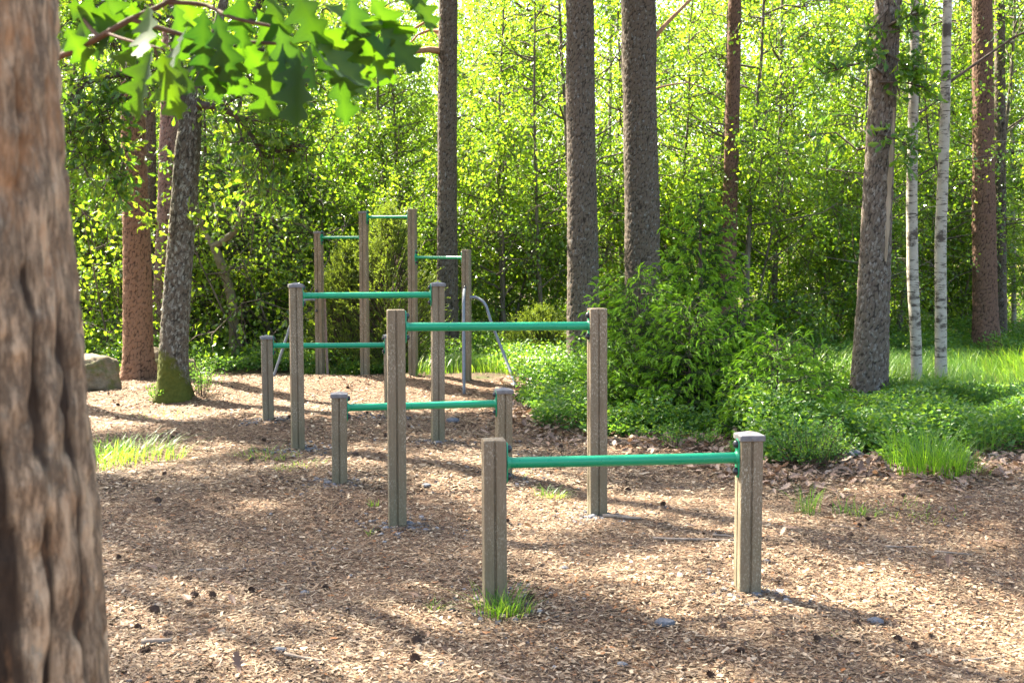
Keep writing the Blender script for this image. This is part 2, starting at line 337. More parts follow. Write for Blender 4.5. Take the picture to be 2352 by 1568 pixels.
# ------------------------------------------------------------------ scatter helpers
def scatter(n,ymin,ymax,power=1.6,margin=.9):
    """points on the ground seen by the camera, denser close by"""
    u=rng.random(n); k=1-power+1   # density over area ~ y^-power ; width ~ y
    if abs(k)<1e-6: Y=ymin*(ymax/ymin)**u
    else: Y=(ymin**k+u*(ymax**k-ymin**k))**(1/k)
    X=(rng.random(n)*2-1)*(Y*.46+margin); return X,Y
def flatleaf(X,Y,L,W,tilt,lift):
    n=len(X); th=rng.random(n)*2*PI; N=norm(np.stack([rng.normal(size=n)*tilt,rng.normal(size=n)*tilt,np.ones(n)],-1))
    A=np.stack([np.cos(th),np.sin(th),np.zeros(n)],-1); A=norm(A-N*(A*N).sum(-1,keepdims=True)); S=np.cross(N,A)
    P=np.stack([X,Y,height(X,Y)+lift],-1); L=L[:,None];W=W[:,None]
    j=lambda:(.75+.5*rng.random((n,1)))
    V=np.stack([P-A*L/2*j()-S*W/2*j(),P+A*L/2*j()-S*W/2*j(),P+A*L/2*j()+S*W/2*j(),P-A*L/2*j()+S*W/2*j()],1).reshape(-1,3)
    return V,np.arange(n*4).reshape(n,4)
# wood chips ----------------------------------------------------------
mb=MB()
def chips(n,y0,y1,lo,hi,asp0,asp1,power,tl,th_,tilt=.22):
    X,Y=scatter(n,y0,y1,power); keep=~inpoly(X,Y,bedp); X=X[keep];Y=Y[keep]; n=len(X)
    L=lo+(hi-lo)*rng.random(n)**2.2; W=L*(asp0+(asp1-asp0)*rng.random(n))
    V,Fq=flatleaf(X,Y,L,W,tilt,.004+rng.random(n)*.012); mb.add(V,Fq,np.repeat(np.clip(tl+(th_-tl)*rng.random(n),0,1),4))
chips(170000,3.6,9,.006,.032,.25,.6,1.9,0,1.02)
chips(110000,3.6,9,.025,.06,.04,.07,1.9,.2,.95,.15)
chips(80000,8,18,.015,.05,.25,.6,1.2,0,1)
chips(50000,8,18,.04,.08,.05,.09,1.2,.2,.9,.15)
o=obj('wood_chips',mb.mesh('wood_chips',M['chips'])); tag(o,'tan and brown wood chips and pine needles covering the exercise ground','wood chips',kind='stuff')
# gravel around post bases + loose ----------------------------------------
def pebbles(X,Y,s,flat=.55,sub=0):
    n=len(X); th=np.arange(6)*PI/3
    base=np.stack([np.cos(th),np.sin(th),th*0],-1); top=base*.62; top[:,2]=.8; mid=base*1.0; mid[:,2]=.25; low=base*.8; low[:,2]=-.5
    tmpl=np.concatenate([low,mid,top,[[0,0,1.]]]) # 19
    Vv=tmpl[None]*(1+.45*(rng.random((n,19,1))-.5))*np.array([1,.75,flat])[None,None]
    a=rng.random(n)*2*PI; c,s_=np.cos(a)[:,None],np.sin(a)[:,None]
    x=Vv[...,0]*c-Vv[...,1]*s_; y=Vv[...,0]*s_+Vv[...,1]*c
    Vv=np.stack([x,y,Vv[...,2]],-1)*s[:,None,None]+np.stack([X,Y,height(X,Y)+s*.12],-1)[:,None]
    j=np.arange(6);k=(j+1)%6
    q=np.concatenate([np.stack([j,k,6+k,6+j],1),np.stack([6+j,6+k,12+k,12+j],1)]); t=np.stack([12+j,12+k,np.full(6,18)],1)
    b=(np.arange(n)*19)[:,None,None]
    return Vv.reshape(-1,3),(b+q[None]).reshape(-1,4),(b+t[None]).reshape(-1,3)
stations=[ # left (x, base y, top y, cap), right, bar yL, yR
 (((1136,1388,1008,0),(1721,1369,992,1)),1063,1050),
 (((911,1209,711,0),(1373,1188,708,0)),751,748),
 (((778,1117,900,1),(1157,1104,891,1)),936,926),
 (((682,1029,650,1),(1005,1017,648,1)),679,677),
 (((614,971,770,1),(896,960,767,1)),794,792)]
gx=[];gy=[];gs=[]
for (l,r),_,_ in stations:
    for p in (l,r):
        b=base0(p[0],p[1]); n=170
        rr=.06+abs(rng.normal(size=n))*.16; a=rng.random(n)*2*PI
        gx.append(b[0]+rr*np.cos(a)); gy.append(b[1]+.05+rr*np.sin(a)); gs.append(.005+.018*rng.random(n)**2.5)
X,Y=scatter(900,4,14,1.6); k=~inpoly(X,Y,bedp); gx.append(X[k]);gy.append(Y[k]);gs.append(.005+.013*rng.random(k.sum())**2.5)
gx=np.concatenate(gx);gy=np.concatenate(gy);gs=np.concatenate(gs)
V,q,t=pebbles(gx,gy,gs); me=mesh('gravel',V,[q,t],M['gravel'],{'tint':np.repeat(rng.random(len(gx)),19)})
tag(obj('gravel',me),'small grey gravel stones loose around the post feet and on the chips','gravel',kind='stuff')

# ------------------------------------------------------------------ exercise bar stations
def post_mesh(H,a=.054,below=.3,rounded=True):
    ring=[]
    rc=.007; g=.0045; gd=.010
    prof=[(-a+rc,-a),(-g*1.6,-a),(-g*.6,-a+gd),(g*.6,-a+gd),(g*1.6,-a),(a-rc,-a),(a-rc*.3,-a+rc*.3)]
    for k in range(4):
        c,s=math.cos(k*PI/2),math.sin(k*PI/2)
        ring+=[(x*c-y*s,x*s+y*c) for x,y in prof]
    ring=np.array(ring); n=len(ring); V=[]
    zs=[-below]+list(np.linspace(0,H-.01,12))+[H-.003,H]; sc=[1]*(len(zs)-2)+[.985,.93]
    for z,s in zip(zs,sc):
        wob=1+.006*math.sin(z*3.1)
        V.append(np.column_stack([ring*s*wob,np.full(n,z)]))
    V=np.concatenate(V); m=len(zs)
    i=(np.arange(m-1)*n)[:,None]; j=np.arange(n)[None]; k=(j+1)%n
    Fq=np.stack([i+j,i+k,i+n+k,i+n+j],-1).reshape(-1,4)
    # top: fan
    V=np.concatenate([V,[[0,0,H+.001]]]); b=(m-1)*n; jj=np.arange(n); kk=(jj+1)%n
    T=np.stack([b+jj,b+kk,np.full(n,len(V)-1)],1)
    return mesh('post',V,[Fq,T],M['wood'],None,False)
def bev_box(mb,cx,cy,cz,sx,sy,sz,bv=.003,top=1.0,peak=0):
    x,y,z=sx/2,sy/2,sz/2
    def rg(s,zz,b): 
        X=x*s;Y=y*s
        return [(-X+b,-Y,zz),(X-b,-Y,zz),(X,-Y+b,zz),(X,Y-b,zz),(X-b,Y,zz),(-X+b,Y,zz),(-X,Y-b,zz),(-X,-Y+b,zz)]
    rings=[rg(.97,-z,bv),rg(1,-z+bv,bv),rg(1,z-bv,bv),rg(.96,z,bv)]
    V=np.array(sum(rings,[])+[(0,0,-z),(0,0,z+peak)])+[cx,cy,cz]; j=np.arange(8);k=(j+1)%8
    F4=np.concatenate([np.stack([8*i+j,8*i+k,8*i+8+k,8*i+8+j],1) for i in range(3)])
    F3=np.concatenate([np.stack([k,j,np.full(8,32)],1),np.stack([24+j,24+k,np.full(8,33)],1)])
    mb.add(V,F4); n=mb.n-len(V); mb.F.setdefault(3,[]).append(F3+n)
def cap_mesh(a=.054,flat=False):
    mb=MB(); bev_box(mb,0,0,.006,a*2+.016,a*2+.016,.028,.004,peak=.004 if flat else .016)
    V,q,t=tube_capped([(0,-a-.006,.004),(0,-a-.011,.004)],.0045,10); mb.add(V,q); mb.F.setdefault(3,[]).append(t+mb.n-len(V))
    return mb.mesh('post_cap',M['cap'])
def plate_mesh():   # oval plate in the YZ plane, thickness in X (pointing +X)
    mb=MB(); n=28; th=np.arange(n)*2*PI/n; hw,hh=.030,.098
    y=hw*np.sign(np.cos(th))*np.abs(np.cos(th))**.75; z=hh*np.sign(np.sin(th))*np.abs(np.sin(th))**.8
    R0=np.column_stack([np.zeros(n),y,z]);R1=np.column_stack([np.full(n,.005),y,z]);R2=np.column_stack([np.full(n,.007),y*.93,z*.97])
    V=np.concatenate([R0,R1,R2,[[.007,0,0]]]); j=np.arange(n);k=(j+1)%n
    mb.add(V,np.concatenate([np.stack([j,k,n+k,n+j],1),np.stack([n+j,n+k,2*n+k,2*n+j],1)])); mb.F.setdefault(3,[]).append(np.stack([2*n+j,2*n+k,np.full(n,3*n)],1))
    # weld collar round the bar
    V,q=tube([(.004,0,0),(.008,0,0),(.014,0,0),(.02,0,0)],[.036,.034,.030,.0275],24); mb.add(V,q)
    return mb.mesh('bracket',M['green'],True)
def dome_mesh(r=.0205,cut=0):
    mb=MB(); n=20; P=[];rr=[]
    for k in range(8):
        a=k/7*PI/2*.98; P.append((.006+r*.25+r*.85*math.sin(a),0,0)); rr.append(r*math.cos(a))
    P=[(.006,0,0)]+P; rr=[r]+rr
    V,q,t=tube_capped(P,rr,n); mb.add(V,q); mb.F.setdefault(3,[]).append(t+mb.n-len(V))
    return mb.mesh('bolt_cap',M['black'],True)
CAP=cap_mesh(); CAPF=cap_mesh(flat=True); PLATE=plate_mesh(); DOME=dome_mesh()
def make_bracket(root,pos,ang,scale=1):
    b=obj('bracket',PLATE,root,pos,ang); b.scale=(scale,)*3
    for s in (-1,1):
        d=obj('bolt_cap',DOME,b,(0,.002,s*.066))
    return b
labels=['nearest low exercise bar, one grey-capped post and one bare post, grass at its left foot',
 'tall exercise bar with two uncapped posts, second in the row from the camera',
 'low exercise bar with two grey-capped posts, half behind the tall uncapped one',
 'chest-high exercise bar with two grey-capped posts, fourth in the row',
 'low exercise bar furthest back in the row, its right post almost hidden']
for (lr,yl,yr),lab in zip(stations,labels):
    (l,r)=lr; pts=[]
    for p in (l,r):
        b=base0(p[0],p[1]); b=b+np.array([0,.05,0]); top=px(p[0],p[2],b[1])[2]; pts.append((b,top))
    (bl,tl),(br,tr)=pts; mid=(bl+br)/2; mid[2]=0; ang=math.atan2(br[1]-bl[1],br[0]-bl[0]); D=math.hypot(*(br-bl)[:2])
    root=thing('exercise_bar',lab,'exercise bar',mid,ang,'green bars on wooden posts in a row')
    zl=px(l[0],yl,bl[1])[2]; zr=px(r[0],yr,br[1])[2]
    for s,(b,t),c,zb in ((-1,pts[0],l[3],zl),(1,pts[1],r[3],zr)):
        z0=b[2]-.02; Hh=t-z0-(.03 if c else 0)
        po=obj('post',post_mesh(Hh),root,(s*D/2,0,z0)); po.rotation_euler=(R(random.uniform(-.5,.5)),R(random.uniform(-.4,.4)),R(random.uniform(-3,3)))
        if c: obj('post_cap',CAP,po,(0,0,Hh))
        make_bracket(root,(s*(D/2-.055),0,zb),0 if s<0 else PI)
    mb=MB(); V,q=tube([(-D/2+.06,0,zl),(0,0,(zl+zr)/2-.001),(D/2-.06,0,zr)],.0265,28); mb.add(V,q); obj('bar',mb.mesh('bar',M['green'],True),root)
# ---------------- pull-up rig
rig_px=[(735,864,532,1,-1),(838,873,486,1,-1),(949,878,480,0,-1),(1072,889,573,0,-1)]
rp=[]
for x,y,t,c,_ in rig_px:
    b=base0(x,y); b[1]+=.03; rp.append((b,px(x,t,b[1])[2],c))
origin=(rp[0][0]+rp[3][0])/2; origin=np.array([origin[0],origin[1],0])
rig=thing('pull_up_rig','tall pull-up frame of four stepped posts with three high green bars, behind the row','pull-up bars',origin)
for b,t,c in rp:
    z0=b[2]-.03; Hh=t-z0-(.02 if c else 0)
    po=obj('post',post_mesh(Hh,.05),rig,b-origin+np.array([0,0,z0-b[2]]),R(-14))
    if c: obj('post_cap',CAPF,po,(0,0,Hh)).scale=(.93,.93,1)
for k,(yb) in enumerate((545,498,591)):
    a,b=rp[k][0],rp[k+1][0]; z=(px(rig_px[k][0],yb,a[1])[2]+px(rig_px[k+1][0],yb,b[1])[2])/2
    d=(b-a)[:2]; D=np.hypot(*d); an=math.atan2(d[1],d[0]); u=np.array([math.cos(an),math.sin(an),0])
    p0=a-origin; p0[2]=z; p1=b-origin; p1[2]=z-.005
    mb=MB(); V,q=tube([p0+u*.055,(p0+p1)/2,p1-u*.05],.0185,18); mb.add(V,q); obj('bar',mb.mesh('bar',M['green'],True),rig)
    make_bracket(rig,p0+u*.056,an,.95); make_bracket(rig,p1-u*.056,an+PI,.95)
def bezier(P,n=14):
    P=np.array(P,float); t=np.linspace(0,1,n)[:,None]; out=[]
    m=len(P); ts=np.linspace(0,m-1,n*(m-1)//1)
    for s in ts:
        i=min(int(s),m-2); f=s-i; p0=P[max(i-1,0)];p1=P[i];p2=P[i+1];p3=P[min(i+2,m-1)]
        out.append(.5*((2*p1)+(-p0+p2)*f+(2*p0-5*p1+4*p2-p3)*f*f+(-p0+3*p1-3*p2+p3)*f**3))
    return np.array(out)
def pipe(pts,mat,r=.018):
    mb=MB(); V,q,t=tube_capped(bezier(pts,8)-origin,r,14); mb.add(V,q); mb.F.setdefault(3,[]).append(t+mb.n-len(V)); return obj('dip_pipe',mb.mesh('dip_pipe',mat,True),rig)
Y4=rp[3][0][1]; Y1=rp[0][0][1]
pipe([px(1067,664,Y4-.07),px(1066,672,Y4-.25),px(1065,690,Y4-.5),px(1065,740,Y4-.6),px(1066,908,13.62)],M['galv'])
pipe([px(1078,683,Y4-.03),px(1095,684,Y4),px(1115,700,Y4-.05),px(1130,745,Y4-.1),px(1160,820,Y4-.2),px(1192,905,13.85)],M['galv'])
pipe([px(724,688,Y1-.05),px(700,689,Y1-.1),px(682,705,Y1-.2),px(668,745,Y1-.2),px(626,872,Y1-.25)],M['galv'])
pipe([px(744,680,Y1+.05),px(746,700,Y1+.1),px(748,760,Y1+.1),px(753,866,Y1+.05)],M['rusty'],.018)
for x,y,Yp in ((1068,660,Y4-.06),(727,668,Y1-.06),(727,714,Y1-.06)):
    o=obj('bolt_cap',DOME,rig,px(x,y,Yp)-origin,-PI/2); o.scale=(.9,)*3

# ------------------------------------------------------------------ trunks
def trunk_mesh(pts,bark,kind='pine',zfine=6.8,flare=.35,seed=1,res=.016,moss=False,amp=1,flare_h=.25,lobes=5):
    """pts list of (x,y,z,r) relative to base; smooth interpolation"""
    pts=np.array(pts,float); z=pts[:,2]
    zt=np.concatenate([np.arange(z[0],min(zfine,z[-1]),res*1.15),np.arange(min(zfine,z[-1]),z[-1],.25),[z[-1]]]); zt=np.unique(zt)
    def ip(k):
        s=np.interp(zt,z,pts[:,k]); w_=max(1,int(.35/(res*1.15))); 
        if len(s)>w_*3:
            ker=np.ones(w_)/w_; pad=np.concatenate([np.full(w_,s[0]),s,np.full(w_,s[-1])]); sm=np.convolve(pad,ker,'same')[w_:-w_]
            f=(zt<zfine-.5); s=np.where(f,sm,s)
        return s
    cx,cy_,rr=ip(0),ip(1),ip(3); rm=rr[:max(3,len(rr)//4)].mean()
    nth=int(np.clip(2*PI*rm/res,14,150)); th=np.arange(nth)*2*PI/nth
    ZZ,TH=np.meshgrid(zt,th,indexing='ij'); r=np.repeat(rr[:,None],nth,1)
    zb=np.maximum(ZZ-z[0]-.15,0)
    ph=seed*1.7
    fl=1+flare*np.exp(-zb/flare_h)*(1+.35*np.cos(lobes*TH+ph)+.25*np.cos(3*TH+2*ph))
    big=1+(.015 if kind=='near' else .05)*(vnoise(np.stack([np.cos(TH)*1.5,np.sin(TH)*1.5,ZZ*1.3],-1),seed)-.5)*2
    if kind=='pine': cu,cv=.036,.075
    elif kind=='oak': cu,cv=.026,.10
    elif kind=='birch': cu,cv=.2,.2
    else: cu,cv=.05,.30
    nu=max(5,int(2*PI*rm/cu)); 
    wob=.35*(vnoise(np.stack([np.cos(TH)*6*rm/.2,np.sin(TH)*6*rm/.2,ZZ*7],-1),seed+5)-.5)*2
    U=TH/(2*PI)*nu+wob; Vv=(ZZ-z[0])/cv+wob*1.0+1.5
    ck,pid=cell(U,Vv,nu,seed)
    ck=np.clip(ck,0,1)
    if kind=='near':
        wz=vnoise(np.stack([np.cos(TH)*3,np.sin(TH)*3,ZZ*4],-1),seed+3)*.35
        n1=vnoise(np.stack([np.cos(TH)*5.2+wz,np.sin(TH)*5.2+wz,ZZ*1.1],-1),seed+1); n2=vnoise(np.stack([np.cos(TH)*8+wz*2,np.sin(TH)*8,ZZ*3.5],-1),seed+2)
        ck=np.clip(np.minimum(np.abs(n1-.5)*2.6,np.abs(n2-.5)*3.2+.12),0,1); pid=vnoise(np.stack([np.cos(TH)*9,np.sin(TH)*9,ZZ*22],-1),seed+4)
        fis=np.zeros_like(ZZ); ra=np.random.default_rng(5)
        for kk in range(23):
            t0=kk*2*PI/23+ra.normal()*.07; zn=vnoise(np.stack([ZZ*2.2,ZZ*0+kk*3.1,ZZ*0],-1),seed+kk); zn2=vnoise(np.stack([ZZ*9,ZZ*0+kk*5.3,ZZ*0],-1),seed+kk); tt_=t0+.16*(zn-.5)+.07*(zn2-.5)
            dd=np.abs((TH-tt_+PI)%(2*PI)-PI); wd_=.03+.06*ra.random(); gate=np.clip((vnoise(np.stack([ZZ*1.6,ZZ*0+kk*7.7,ZZ*0],-1),seed+50+kk)-.32)*6,0,1)
            fis=np.maximum(fis,gate*np.clip(1.25*(1-dd/wd_),0,1)**.6)
        c2,pid=cell(TH/(2*PI)*24+wob*1.6,(ZZ-z[0])/.13+wob*2+1.5,24,seed+7); ck=np.clip(np.minimum(np.clip(c2*1.3,0,1)*.6+.16,ck*.35+.6)-fis*.45,0,1)
    fine=vnoise(np.stack([np.cos(TH)*rm*60,np.sin(TH)*rm*60,ZZ*30],-1),seed+9)
    A={'pine':.013,'oak':.014,'birch':.003,'near':.014}[kind]*amp
    d=A*(np.clip(ck*3.0,0,1)**.7-.6)+A*.45*(pid-.5)+A*(.9 if kind=='near' else .5)*(fine-.5)
    rad=r*fl*big+d*np.clip(r/.12,.2,1)
    X=cx[:,None]+rad*np.cos(TH); Yv=cy_[:,None]+rad*np.sin(TH)
    V=np.stack([X,Yv,ZZ],-1).reshape(-1,3); nz=len(zt)
    i=(np.arange(nz-1)*nth)[:,None]; j=np.arange(nth)[None]; k=(j+1)%nth
    Fq=np.stack([i+j,i+k,i+nth+k,i+nth+j],-1).reshape(-1,4)
    at={'crack':(ck if kind!='birch' else ck*0+1).ravel(),'plate':pid.ravel()}
    if moss: at['moss']=np.clip(1.15-(ZZ-z[0]-.15)/.62+.3*np.cos(TH+PI*.8),0,1).ravel()
    return mesh('trunk',V,Fq,bark,at,True)
def trunk_from_px(spec,Yd,ztop,rtop,base_y):
    """spec: [(x,y,width px)] bottom to top; returns base point and pts relative"""
    b=base0(spec[0][0],base_y) if Yd is None else px(spec[0][0],base_y,Yd); Yd=b[1]; b=np.array([b[0],Yd,float(height(b[0],Yd))])
    pts=[(0,0,-.15,spec[0][2]/2*Yd/F)]
    for x,y,wd in spec:
        p=px(x,y,Yd); 
        if p[2]-b[2]>.1: pts.append((p[0]-b[0],0,p[2]-b[2],wd/2*Yd/F))
    dx=(pts[-1][0]-pts[-2][0])/(pts[-1][2]-pts[-2][2])
    pts.append((pts[-1][0]+dx*(ztop-pts[-1][2])*.6,0,ztop,rtop))
    return b,pts
# -- pine crown (high above, casts the dappled shade)
def pine_crown(seed,H0,H1,rad,nclump,off,per=230,clump=.22):
    r=np.random.default_rng(seed); Ps=[];As=[];polys=[]
    for k in range(nclump):
        h=H0+(H1-H0)*r.random()**.9; f=(h-H0)/(H1-H0); a=r.random()*2*PI; q=rad*(1-.55*f)*math.sqrt(r.random())*(.6+.4*math.sin(min(1,f*3+.3)*PI/2))
        c=np.array([math.cos(a)*q+off[0]*1,math.sin(a)*q+off[1],h])
        base=np.array([off[0],off[1],h-.25*q-.2]); 
        if k%3==0: 
            mid=(base+c)/2+r.normal(size=3)*.12; polys.append((np.array([base,mid,c]),np.array([.05,.03,.01])))
        m=per; P=c+r.normal(size=(m,3))*np.array([clump,clump,clump*.4])
        D=norm(P-c+np.array([0,0,.25])+r.normal(size=(m,3))*.15); Ps.append(P);As.append(D)
    return np.concatenate(Ps),np.concatenate(As),polys
def crown_obj(root,P,A,L,W,mat,seed,tint=(0,1),name='crown',lob=False):
    r=np.random.default_rng(seed+99); n=len(P); N=norm(r.normal(size=(n,3)))
    t=np.clip(tint[0]+(tint[1]-tint[0])*r.random(n),0,1)
    if lob:
        V,Fq=lobed(P,A,N,L,W,.25,.12,T=OAK_T[[0,2,3,4,5,6,7,8,9,10,12]],Wd=OAK_W[[0,2,3,4,5,6,7,8,9,10,12]]); t=np.repeat(t,33)
    else: V,Fq=rhombs(P,A,N,L,W); t=np.repeat(t,4)
    me=mesh(name,V,Fq,mat,{'tint':t}); return obj(name,me,root)
BR={}
def add_limbs(root,polys,mat,name='limb',sides=7):
    mb=tubes(polys,sides); return obj(name,mb.mesh(name,mat,True),root)
def pine(name,label,spec,Yd,base_y,bark,seed,H=15,crown=(8.5,15.5,2.6,60),flare=.3,kind='pine',group=None,limbs=None,amp=1,limbmat='pinelimb',flare_h=.25,zfine=6.8,cat='pine tree'):
    b,pts=trunk_from_px(spec,Yd,H,.07,base_y)
    root=thing(name,label,cat,b,0,group)
    obj('trunk',trunk_mesh(pts,M[bark],kind,seed=seed,flare=flare,amp=amp,flare_h=flare_h,zfine=zfine),root)
    off=(pts[-1][0]*.8,0)
    P,A,polys=pine_crown(seed,crown[0],crown[1],crown[2],crown[3],off)
    c=crown_obj(root,P,A,.14+.05*rng.random(len(P)),.06,M['pine'],seed)
    add_limbs(c,polys,M['pinelimb'],'bough',5)
    if limbs: add_limbs(root,[(np.array([px(x,y,b[1]+dy)-b for x,y,dy in L]),np.linspace(r0,r1,len(L))) for L,r0,r1 in limbs],M[limbmat])
    return root,b
g='tall pines around the exercise ground'
pine('pine_tree','thick orange-barked pine at left, behind the mossy oak',[(318,850,66),(316,700,64),(312,500,58),(306,300,52),(304,130,48),(303,0,46)],None,868,'bark_orange',11,15.5,(8,15.5,3.1,46),.38,group=g,flare_h=.16)
pine('pine_tree','grey-brown pine trunk just behind the right edge of the orange-barked pine',[(345,810,30),(344,400,28),(342,0,26)],18.4,818,'bark_pine',12,17,(9,17,2.8,20),.2,group=g)
pine('pine_tree','purple-brown pine trunk between the orange-barked pine and the mossy oak',[(373,810,50),(384,500,45),(391,250,42),(396,0,40)],17.6,826,'bark_purple',13,17,(8.5,17,2.8,24),.2,group=g)
pine('pine_tree','slim brown pine behind the right side of the pull-up frame, with bare curved lower boughs',[(1028,800,50),(1027,500,45),(1028,200,42),(1030,0,40)],17.6,830,'bark_pine',14,17,(8.5,17,3.0,46),.2,group=g,
  limbs=[([(1010,118,0),(985,114,-.2),(955,118,-.5),(925,125,-.8),(890,140,-1.)],.055,.02),([(1012,85,0),(995,60,.2),(975,52,.3),(945,70,.3),(915,95,.4)],.035,.012),([(1012,72,0),(985,70,.2),(960,80,.3),(935,108,.4)],.03,.01)])
pine('pine_tree','left one of the two big dark pine trunks, behind the tall right post',[(1340,850,76),(1340,700,73),(1337,450,67),(1333,200,63),(1331,0,61)],15.7,868,'bark_pine',15,17,(9,17,3.0,50),.12,group=g)
pine('pine_tree','right and thicker one of the two big dark pine trunks, rising behind the spruce saplings',[(1478,800,84),(1477,650,80),(1473,400,78),(1468,150,76),(1466,0,75)],16.6,845,'bark_pine',16,18,(9,18,3.2,50),.12,group=g,
  limbs=[([(1503,88,0),(1530,55,.1),(1560,25,.2),(1600,-15,.3)],.035,.025),([(1500,205,.1),(1540,195,.3),(1580,190,.4),(1625,205,.6)],.016,.008)])
pine('pine_tree','straight red-brown pine at right, behind the two birches',[(2264,780,56),(2260,500,50),(2258,250,45),(2256,0,42)],19.6,812,'bark_red',17,18,(8.5,18,2.8,44),.25,group=g)
pine('pine_tree','dark thin pine trunk directly right of the straight red-brown pine',[(2300,760,24),(2298,400,23),(2296,0,22)],21.5,790,'bark_pine',18,18,(9,18,2.4,30),.2,group=g)
pine('pine_tree','reddish pine trunk half hidden by leaves behind the slender spruce sapling',[(1668,780,38),(1676,500,34),(1684,200,30),(1688,0,28)],18.6,818,'bark_red',19,18,(8.5,18,2.8,36),.2,group=g)
pine('pine_tree','distant reddish pine seen only in gaps of foliage left of the scarred oak',[(1925,760,26),(1922,400,24),(1916,0,22)],28,752,'bark_red',20,18,(7.5,18,2.8,40),.2,group=g)
pine('pine_tree','distant grey pine trunk in the foliage halfway between the middle pines and the scarred oak',[(1772,760,22),(1771,400,20),(1770,0,19)],30,745,'bark_pine',21,18,(7.5,18,2.8,40),.2,group=g)

for k,(X,Y,H,cr) in enumerate(((-11.5,16.2,16,(9,15.5,3.2,40)),(-10.5,13.2,15,(9,15,3.2,22)),(-8.2,12.0,15,(8.5,15,3.0,18)),(-6.9,14.5,18,(12.5,17.5,3.0,38)),(-9.3,9.0,15,(9,15,3.0,11)),(-5.2,10.2,17,(13,17,2.8,9)))):  # unseen pines added left of the view; their crowns dapple the chips
    root=thing('pine_tree','unseen tall pine added outside the left edge of the view to shade the chips','pine tree',(X,Y,float(height(X,Y))),0,'added shade pines outside the left edge')
    obj('trunk',trunk_mesh([(0,0,-.15,.2),(0,0,3,.18),(.1,0,H,.05)],M['bark_pine'],'pine',seed=90+k,zfine=3,res=.03),root)
    P,A,polys=pine_crown(90+k,cr[0],cr[1],cr[2],cr[3],(.1,0)); c=crown_obj(root,P,A,.16,.06,M['pine'],90+k); add_limbs(c,polys,M['pinelimb'],'bough',5)
# -- deciduous oak with mossy foot (left)
def twigs_from(polys,ntw,ltw,seed,spread=.6,droop=-.1):
    r=np.random.default_rng(seed); out=[]
    for P,rad in polys:
        for k in range(ntw):
            f=.25+.75*r.random(); s=f*(len(P)-1); i=min(int(s),len(P)-2); p=P[i]+(P[i+1]-P[i])*(s-i); d=norm((P[i+1]-P[i])[None])[0]
            v=norm((d*.5+r.normal(size=3)*spread+np.array([0,0,droop]))[None])[0]; L=ltw*(.5+r.random()*.8)
            m=p+v*L*.5+r.normal(size=3)*L*.08; e=p+v*L+np.array([0,0,droop*L*.6])+r.normal(size=3)*L*.1
            out.append((np.array([p,m,e]),np.array([.008,.005,.003])*(1 if ltw<.8 else 1.8)))
    return out
def leaves_on(tw,n,jit,seed):
    r=np.random.default_rng(seed); Ps=[];As=[]
    for P,_ in tw:
        f=.15+.85*r.random(n)**.7; s=f*(len(P)-1); i=np.minimum(s.astype(int),len(P)-2); p=P[i]+(P[i+1]-P[i])*(s-i)[:,None]
        Ps.append(p+r.normal(size=(n,3))*jit); d=norm((P[-1]-P[0])[None]); As.append(norm(d*.6+r.normal(size=(n,3))*.6+np.array([0,0,-.25])))
    return np.concatenate(Ps),np.concatenate(As)
b=base0(396,915); Yo=b[1]
spec=[(393,905,64),(398,800,62),(408,650,60),(420,500,57),(427,400,56),(432,330,56),(440,260,42),(452,200,30),(478,150,22)]
pts=[(0,0,-.15,64/2*Yo/F)]
for x,y,wd in spec:
    p=px(x,y,Yo); 
    if p[2]-b[2]>.1: pts.append((p[0]-b[0],0,p[2]-b[2],wd/2*Yo/F))
pts.append((pts[-1][0]+1.0,.5,8.,.03))
oak=thing('oak_tree','leaning grey oak with moss-covered foot and crooked fork, left of the row','oak tree',b)
obj('trunk',trunk_mesh(pts,M['bark_oak'],'oak',seed=31,flare=.55,flare_h=.2,moss=True,lobes=4),oak)
def L(pl,r0,r1): return (np.array([px(x,y,Yo+dy)-b for x,y,dy in pl]),np.linspace(r0,r1,len(pl)))
ol=[L([(430,300,0),(424,230,.1),(418,170,.2),(400,100,.4),(390,20,.5)],.10,.05),
    L([(440,240,0),(500,245,-.2),(550,270,-.3),(590,330,-.2),(610,380,.1)],.045,.015),L([(500,245,-.2),(560,215,-.1),(640,220,.2),(700,215,.4)],.028,.01),
    L([(418,200,.2),(350,180,-.2),(280,170,-.4),(200,190,-.6),(150,240,-.7)],.05,.012),L([(330,178,-.2),(270,220,-.5),(225,270,-.6),(170,330,-.8)],.035,.01),
    L([(478,150,0),(520,110,.2),(570,60,.4),(600,0,.6),(640,-90,.8)],.07,.03),L([(520,110,0),(560,105,.1),(620,120,0),(680,150,-.2)],.03,.01),
    L([(395,60,.4),(330,20,.1),(260,0,-.2),(180,20,-.4)],.045,.012),L([(590,330,-.2),(640,350,0),(690,330,.2)],.016,.006),L([(300,170,-.3),(265,110,0),(240,60,.2),(200,20,.2)],.03,.01),L([(225,270,-.6),(240,340,-.5),(262,410,-.4)],.018,.006)]
add_limbs(oak,ol,M['twig'])
tw=twigs_from(ol,22,.55,5); tw2=twigs_from(tw,3,.30,6)
add_limbs(oak,tw+tw2,M['twig'],'twigs',4)
P,A=leaves_on(tw+tw2,7,.05,8); crown_obj(oak,P,A,.085+.03*rng.random(len(P)),.055,M['oakleaf'],3,(.1,1),lob=True)
# small leafy shoots on the trunk
sh=[L([(400,545,-.1),(380,530,-.2),(355,510,-.3)],.006,.003),L([(425,495,-.12),(440,490,-.3),(450,495,-.35)],.005,.003)]
tws=twigs_from(sh,5,.12,9); add_limbs(oak,sh+tws,M['twig_red'],'shoots',4); P,A=leaves_on(sh+tws,4,.03,10); crown_obj(oak,P,A,.09,.055,M['oakleaf'],4,(.6,1),'shoot_leaves',True)
